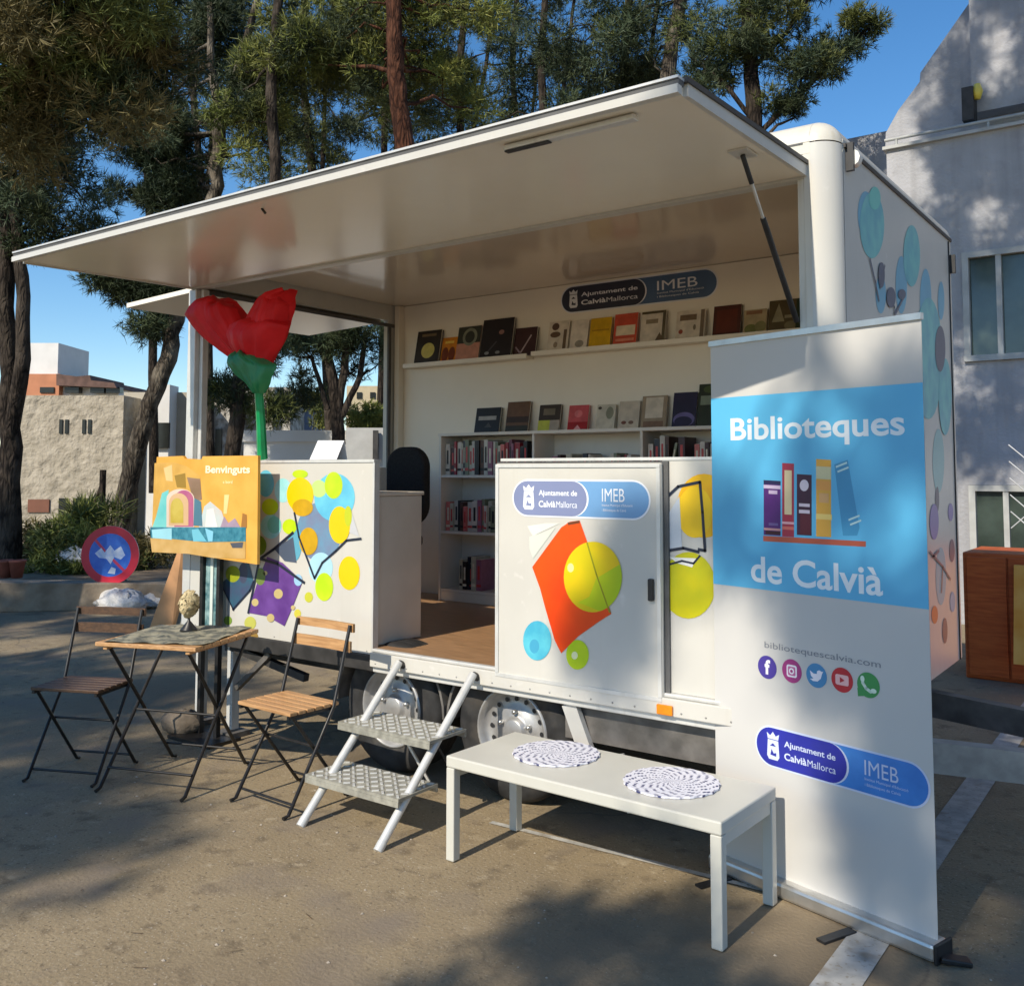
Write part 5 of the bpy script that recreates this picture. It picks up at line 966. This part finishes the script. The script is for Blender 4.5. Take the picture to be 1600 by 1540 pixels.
tree('leaning pine with forked upper trunk left of the trailer', [([AT(172, 890, 16), AT(196, 770, 16), AT(228, 650, 16), AT(262, 560, 16), AT(280, 480, 16), AT(300, 400, 16), AT(336, 290, 16), AT(345, 180, 16)], .165, .11), ([AT(345, 190, 16), AT(330, 100, 16), AT(328, -30, 16)], .085, .05), ([AT(347, 190, 16), AT(372, 110, 16), AT(410, -30, 16)], .08, .05)], [(AT(255, 245, 16.4), (1.0, .9, 1.0), 44), (AT(230, 180, 16.4), (.8, .7, .6), 12), (AT(180, 440, 16), (.55, .5, .3), 12), (AT(250, 455, 16), (.6, .5, .25), 12), (AT(230, 505, 16), (.3, .3, .12), 5), (AT(370, 60, 16.5), (.9, .7, .8), 18)], 31, [L_DK, L_DK, L_BL], bark=M_BARKL, tufts=60, cr=.38)
tree('dark straight pine behind the red rose', [([AT(352, 790, 15), AT(366, 700, 15), AT(372, 600, 15), AT(400, 450, 15), AT(430, 280, 15), AT(424, 100, 15), AT(440, -60, 15)], .135, .07)], [(AT(480, 100, 15.6), (1.3, .9, 1.0), 30), (AT(400, 200, 15.8), (1.0, .8, .9), 18), (AT(370, 610, 15.2), (.45, .4, .25), 5), (AT(440, 640, 15.2), (.35, .4, .15), 3)], 41, [L_OL, L_DK, L_YG], tufts=50)
tree('slim pine with many thin stems seen through the trailer window', [([AT(528, 720, 16), AT(528, 660, 16), AT(522, 600, 16), AT(500, 520, 16), AT(478, 440, 16)], .12, .07), ([AT(528, 650, 16), AT(540, 560, 16), AT(548, 480, 16)], .08, .05), ([AT(534, 650, 16), AT(562, 590, 16), AT(572, 520, 16)], .06, .04), ([AT(512, 640, 16), AT(500, 600, 16), AT(488, 560, 16)], .05, .03)], [(AT(470, 550, 16.3), (.8, .6, .5), 10), (AT(560, 540, 16.3), (.8, .6, .5), 12), (AT(510, 520, 16.3), (1.4, .6, .35), 16), (AT(460, 620, 16.5), (.4, .4, .15), 4)], 51, [L_DK, L_BL], tufts=40, cr=.3)
tree('red barked pine rising behind the awning', [([AT(660, 760, 14), AT(640, 300, 14), AT(624, 160, 14), AT(617, 60, 14), AT(612, -80, 14)], .16, .11)], [(AT(560, 60, 15), (1.2, .9, .9), 20), (AT(690, 20, 15), (1.3, .8, .7), 18), (AT(700, 130, 15.5), (1.1, .7, .6), 12)], 61, [L_OL, L_YG, L_DK], bark=M_BARKR, tufts=44)
for i, (x, d, xt, cx, cy, rx, rz, nn, ms, lab) in enumerate((
        (520, 19, 470, 520, 130, 2.0, 1.7, 44, [L_OL, L_DK, L_OL], 'broad olive pine between the dark pine and the red barked pine'),
        (700, 20, 720, 740, 120, 2.0, 1.4, 30, [L_BL, L_DK, L_OL], 'thin dark stemmed pine right of the red barked trunk'),
        (860, 19, 845, 860, 110, 1.8, 1.4, 28, [L_DK, L_OL, L_BL], 'pine behind the middle of the awning'),
        (960, 17, 975, 960, 100, 1.3, 1.3, 24, [L_DK, L_BL], 'dark pine behind the awning left of the pale trunk'),
        (330, 22, 300, 400, 160, 2.2, 1.9, 36, [L_DK, L_OL], 'tall dark pine behind the forked trunk'),
        (590, 24, 600, 620, 180, 2.6, 1.6, 40, [L_OL, L_DK], 'distant olive pine low behind the awning'),
        (820, 25, 800, 800, 210, 2.4, 1.0, 22, [L_BL, L_DK], 'distant bluish pine low behind the awning'),
        (240, 22, 220, 250, 60, 2.0, 1.2, 20, [L_BL, L_OL], 'bluish pine top between the corner pine and the forked trunk'),)):
    tree(lab, [([AT(x, 770, d), AT((x+xt)/2+8, 400, d), AT(xt, 100, d), AT(xt+15, -120, d)], .11, .06), ([AT((x+xt)/2+6, 330, d), AT(xt+40, 100, d), AT(xt+60, -60, d)], .05, .03)], [(AT(cx, cy, d), (rx, 1.2, rz), int(nn*.8)), (AT(cx, cy-190, d), (rx, 1.2, rz), nn//2)], 71+i*10, ms, tufts=38, bl=.17, bw=.015, cr=.42, limbs=.6)
tree('pale grey trunked pine right of the awning peak', [([AT(1000, 760, 16), AT(1042, 120, 16), AT(1056, 30, 16), AT(1078, -100, 16)], .14, .10)], [(AT(1040, 60, 16.5), (1.2, .8, .9), 18), (AT(990, 0, 16.5), (1, .8, .5), 10)], 161, [L_DK, L_BL, L_OL], bark=M_BARKL, tufts=42)
tree('open crowned pine against blue sky above the trailer roof', [([AT(1190, 760, 14), AT(1182, 300, 14), AT(1176, 150, 14), AT(1170, 40, 14), AT(1160, -120, 14)], .13, .09), ([AT(1180, 215, 14), AT(1230, 165, 14), AT(1290, 110, 14), AT(1350, 50, 14)], .045, .02), ([AT(1178, 190, 14), AT(1130, 130, 14), AT(1080, 90, 14)], .04, .02), ([AT(1174, 110, 14), AT(1230, 50, 14), AT(1270, -10, 14)], .04, .02), ([AT(1182, 230, 14), AT(1215, 195, 14), AT(1240, 185, 14)], .03, .015)],
    [(AT(1345, 45, 14), (.34, .3, .26), 7), (AT(1300, 85, 14), (.4, .4, .3), 8), (AT(1240, 110, 14), (.55, .4, .4), 9), (AT(1210, 30, 14), (.7, .5, .5), 13), (AT(1150, 60, 14), (.7, .5, .6), 13), (AT(1110, 130, 14), (.5, .4, .35), 8), (AT(1215, 165, 14), (.5, .4, .2), 6), (AT(1250, -20, 14), (.6, .4, .2), 7), (AT(1200, 90, 14), (.4, .4, .4), 6)], 171, [L_BL, L_DK, L_OL], tufts=34, cr=.26, bl=.12, limbs=.9)
# off-camera pines whose crowns throw the dappled shade
def shade_tree(label, bx, by, crowns, seed, h, tufts=40, cr=.5, bw=.02, bl=.2, extra=()): tree(label, [([(bx, by, 0), (bx+.2, by, h*.4), (bx, by+.1, h*.75), (bx+.1, by, h)], .2, .08)] + list(extra), crowns, seed, [L_DK, L_OL], tufts=tufts, blades=5, bl=bl, bw=bw, cr=cr, limbs=.95, group='pines shading the car park')
shade_tree('tall pine behind the camera shading the left ground', -7, -12, [((-7.2, -12, 8.3), (2.6, 3.0, 1.6), 90), ((-5.2, -10.5, 7.2), (1.0, 1.6, .8), 30), ((-4.1, -12.6, 8.4), (.8, 1.5, .6), 20), ((-3.3, -12.1, 8.0), (.45, .4, .3), 8), ((-3.9, -12.6, 7.4), (.6, .8, .4), 7)], 301, 9, tufts=24, cr=.30)
shade_tree('second tall pine shading the far left ground', -11, -9, [((-11, -9, 8.5), (3.5, 3.0, 1.8), 80)], 311, 9)
shade_tree('tall sparse pine behind the camera dappling banner and door', 1.9, -12.5, [((.30, -12.0, 9.8), (.95, .8, 1.25), 46), ((-1.0, -11.8, 9.9), (.6, .3, .4), 8), ((.7, -12, 11.4), (.8, .8, .5), 10)], 321, 10.8, tufts=14, cr=.15, extra=[([(-.9, -12, 11.5), (-.46, -12, 11.05), (-.30, -12, 10.7), (.02, -12, 10.3), (.05, -12, 9.9)], .06, .035), ([(-.40, -12, 11.0), (-.42, -12, 10.5), (-.6, -12, 10.1)], .035, .02)])
shade_tree('pine at the right shading the grey building', 4.5, 1.5, [((-.6, 1.0, 8.0), (1.5, 1.0, 2.3), 70), ((-.4, .6, 11.4), (1.5, 1.0, 1.6), 44), ((3, 1.5, 11), (1.6, 1.5, 1.6), 10)], 331, 13, tufts=34, cr=.36)
shade_tree('pine shading the front right ground', 1.0, -9, [((-.25, -8.6, 5.6), (1.0, .6, .4), 22)], 341, 5.9, tufts=14, cr=.15)
# shrubs at left
def shrub(label, c, r, seed, mats, n_=16, bl=.12, bw=.02, name='shrub'):
    rg = np.random.default_rng(seed); t = thing(name, (c[0], c[1], 0), label, 'shrub', 'shrubs below the beige building'); st_ = MB(); C = []; Rr = []
    for _ in range(n_):
        d = rg.normal(size=3); d /= np.linalg.norm(d); p = np.array(c)+d*np.array(r)*rg.random()**.5; p[2] = max(.15, p[2]); C.append(p); Rr.append(.22); st_.tube(wiggle((c[0], c[1], 0), p, 3, .04, rg), [.018, .012, .009, .005], M_BARK, n=5, caps=False)
    st_.build('stem', t); leaves_mesh('foliage', C, Rr, mats, 44, 6, bl*.8, bw*.55, seed+5, t)
shrub('leafy green shrub left of the traffic sign', at(95, 870, 12.5), (.55, .4, .45), 401, [L_YG, L_OL], 22)
shrub('spiky green shrub above the traffic sign', at(150, 830, 14), (.5, .4, .35), 411, [L_OL, L_YG], 12, bl=.26, bw=.015)
shrub('dark shrub right of the traffic sign', at(222, 860, 13), (.35, .4, .35), 421, [L_OL, L_YB], 10)
shrub('low shrub at the foot of the twin trunked pine', at(45, 860, 14), (.5, .4, .4), 431, [L_DK, L_YB], 14)
shrub('bright hedge shrub seen through the trailer window', at(572, 655, 18), (.5, .4, .3), 441, [L_YG, L_OL], 18)
shrub('pale green bush beside the white block seen through the window', at(500, 640, 22), (.35, .4, .5), 451, [L_OL, L_YG], 14)
# fence post beside leaning trunk
q = MB(); P = at(161, 737, 15); q.tube([(P[0], P[1], 0), (P[0], P[1], 1.55)], .05, M_BARK, n=8); P2 = at(146, 790, 15); q.tube([(P[0], P[1], 1.35), tuple(P2)], .03, M_BARK, n=6); q.build('wooden_post', label='dark wooden post left of the leaning trunk', cat='post')

# pine litter on the asphalt
q = MB(); M_LIT = mat('dry_needles', (.12, .07, .035), rough=.9, var=.4, vscale=20); rg = np.random.default_rng(5)
for i in range(1500):
    x, y = rg.uniform(-12, .8), rg.uniform(-3, 2.2)
    if x > -4.6 and (y > -1.2 or rg.random() < .72): continue
    a = rg.uniform(0, 6.3); L_ = rg.uniform(.02, .06); w_ = .0015; dx, dy = math.cos(a), math.sin(a)
    q.add([(x-dy*w_, y+dx*w_, .003), (x+dy*w_, y-dx*w_, .003), (x+dx*L_+dy*w_, y+dy*L_-dx*w_, .006), (x+dx*L_-dy*w_, y+dy*L_+dx*w_, .006)], [(0, 1, 2, 3)], M_LIT)
q.build('pine_litter', label='dry pine needles scattered over the asphalt', cat='pine litter', kind='stuff')
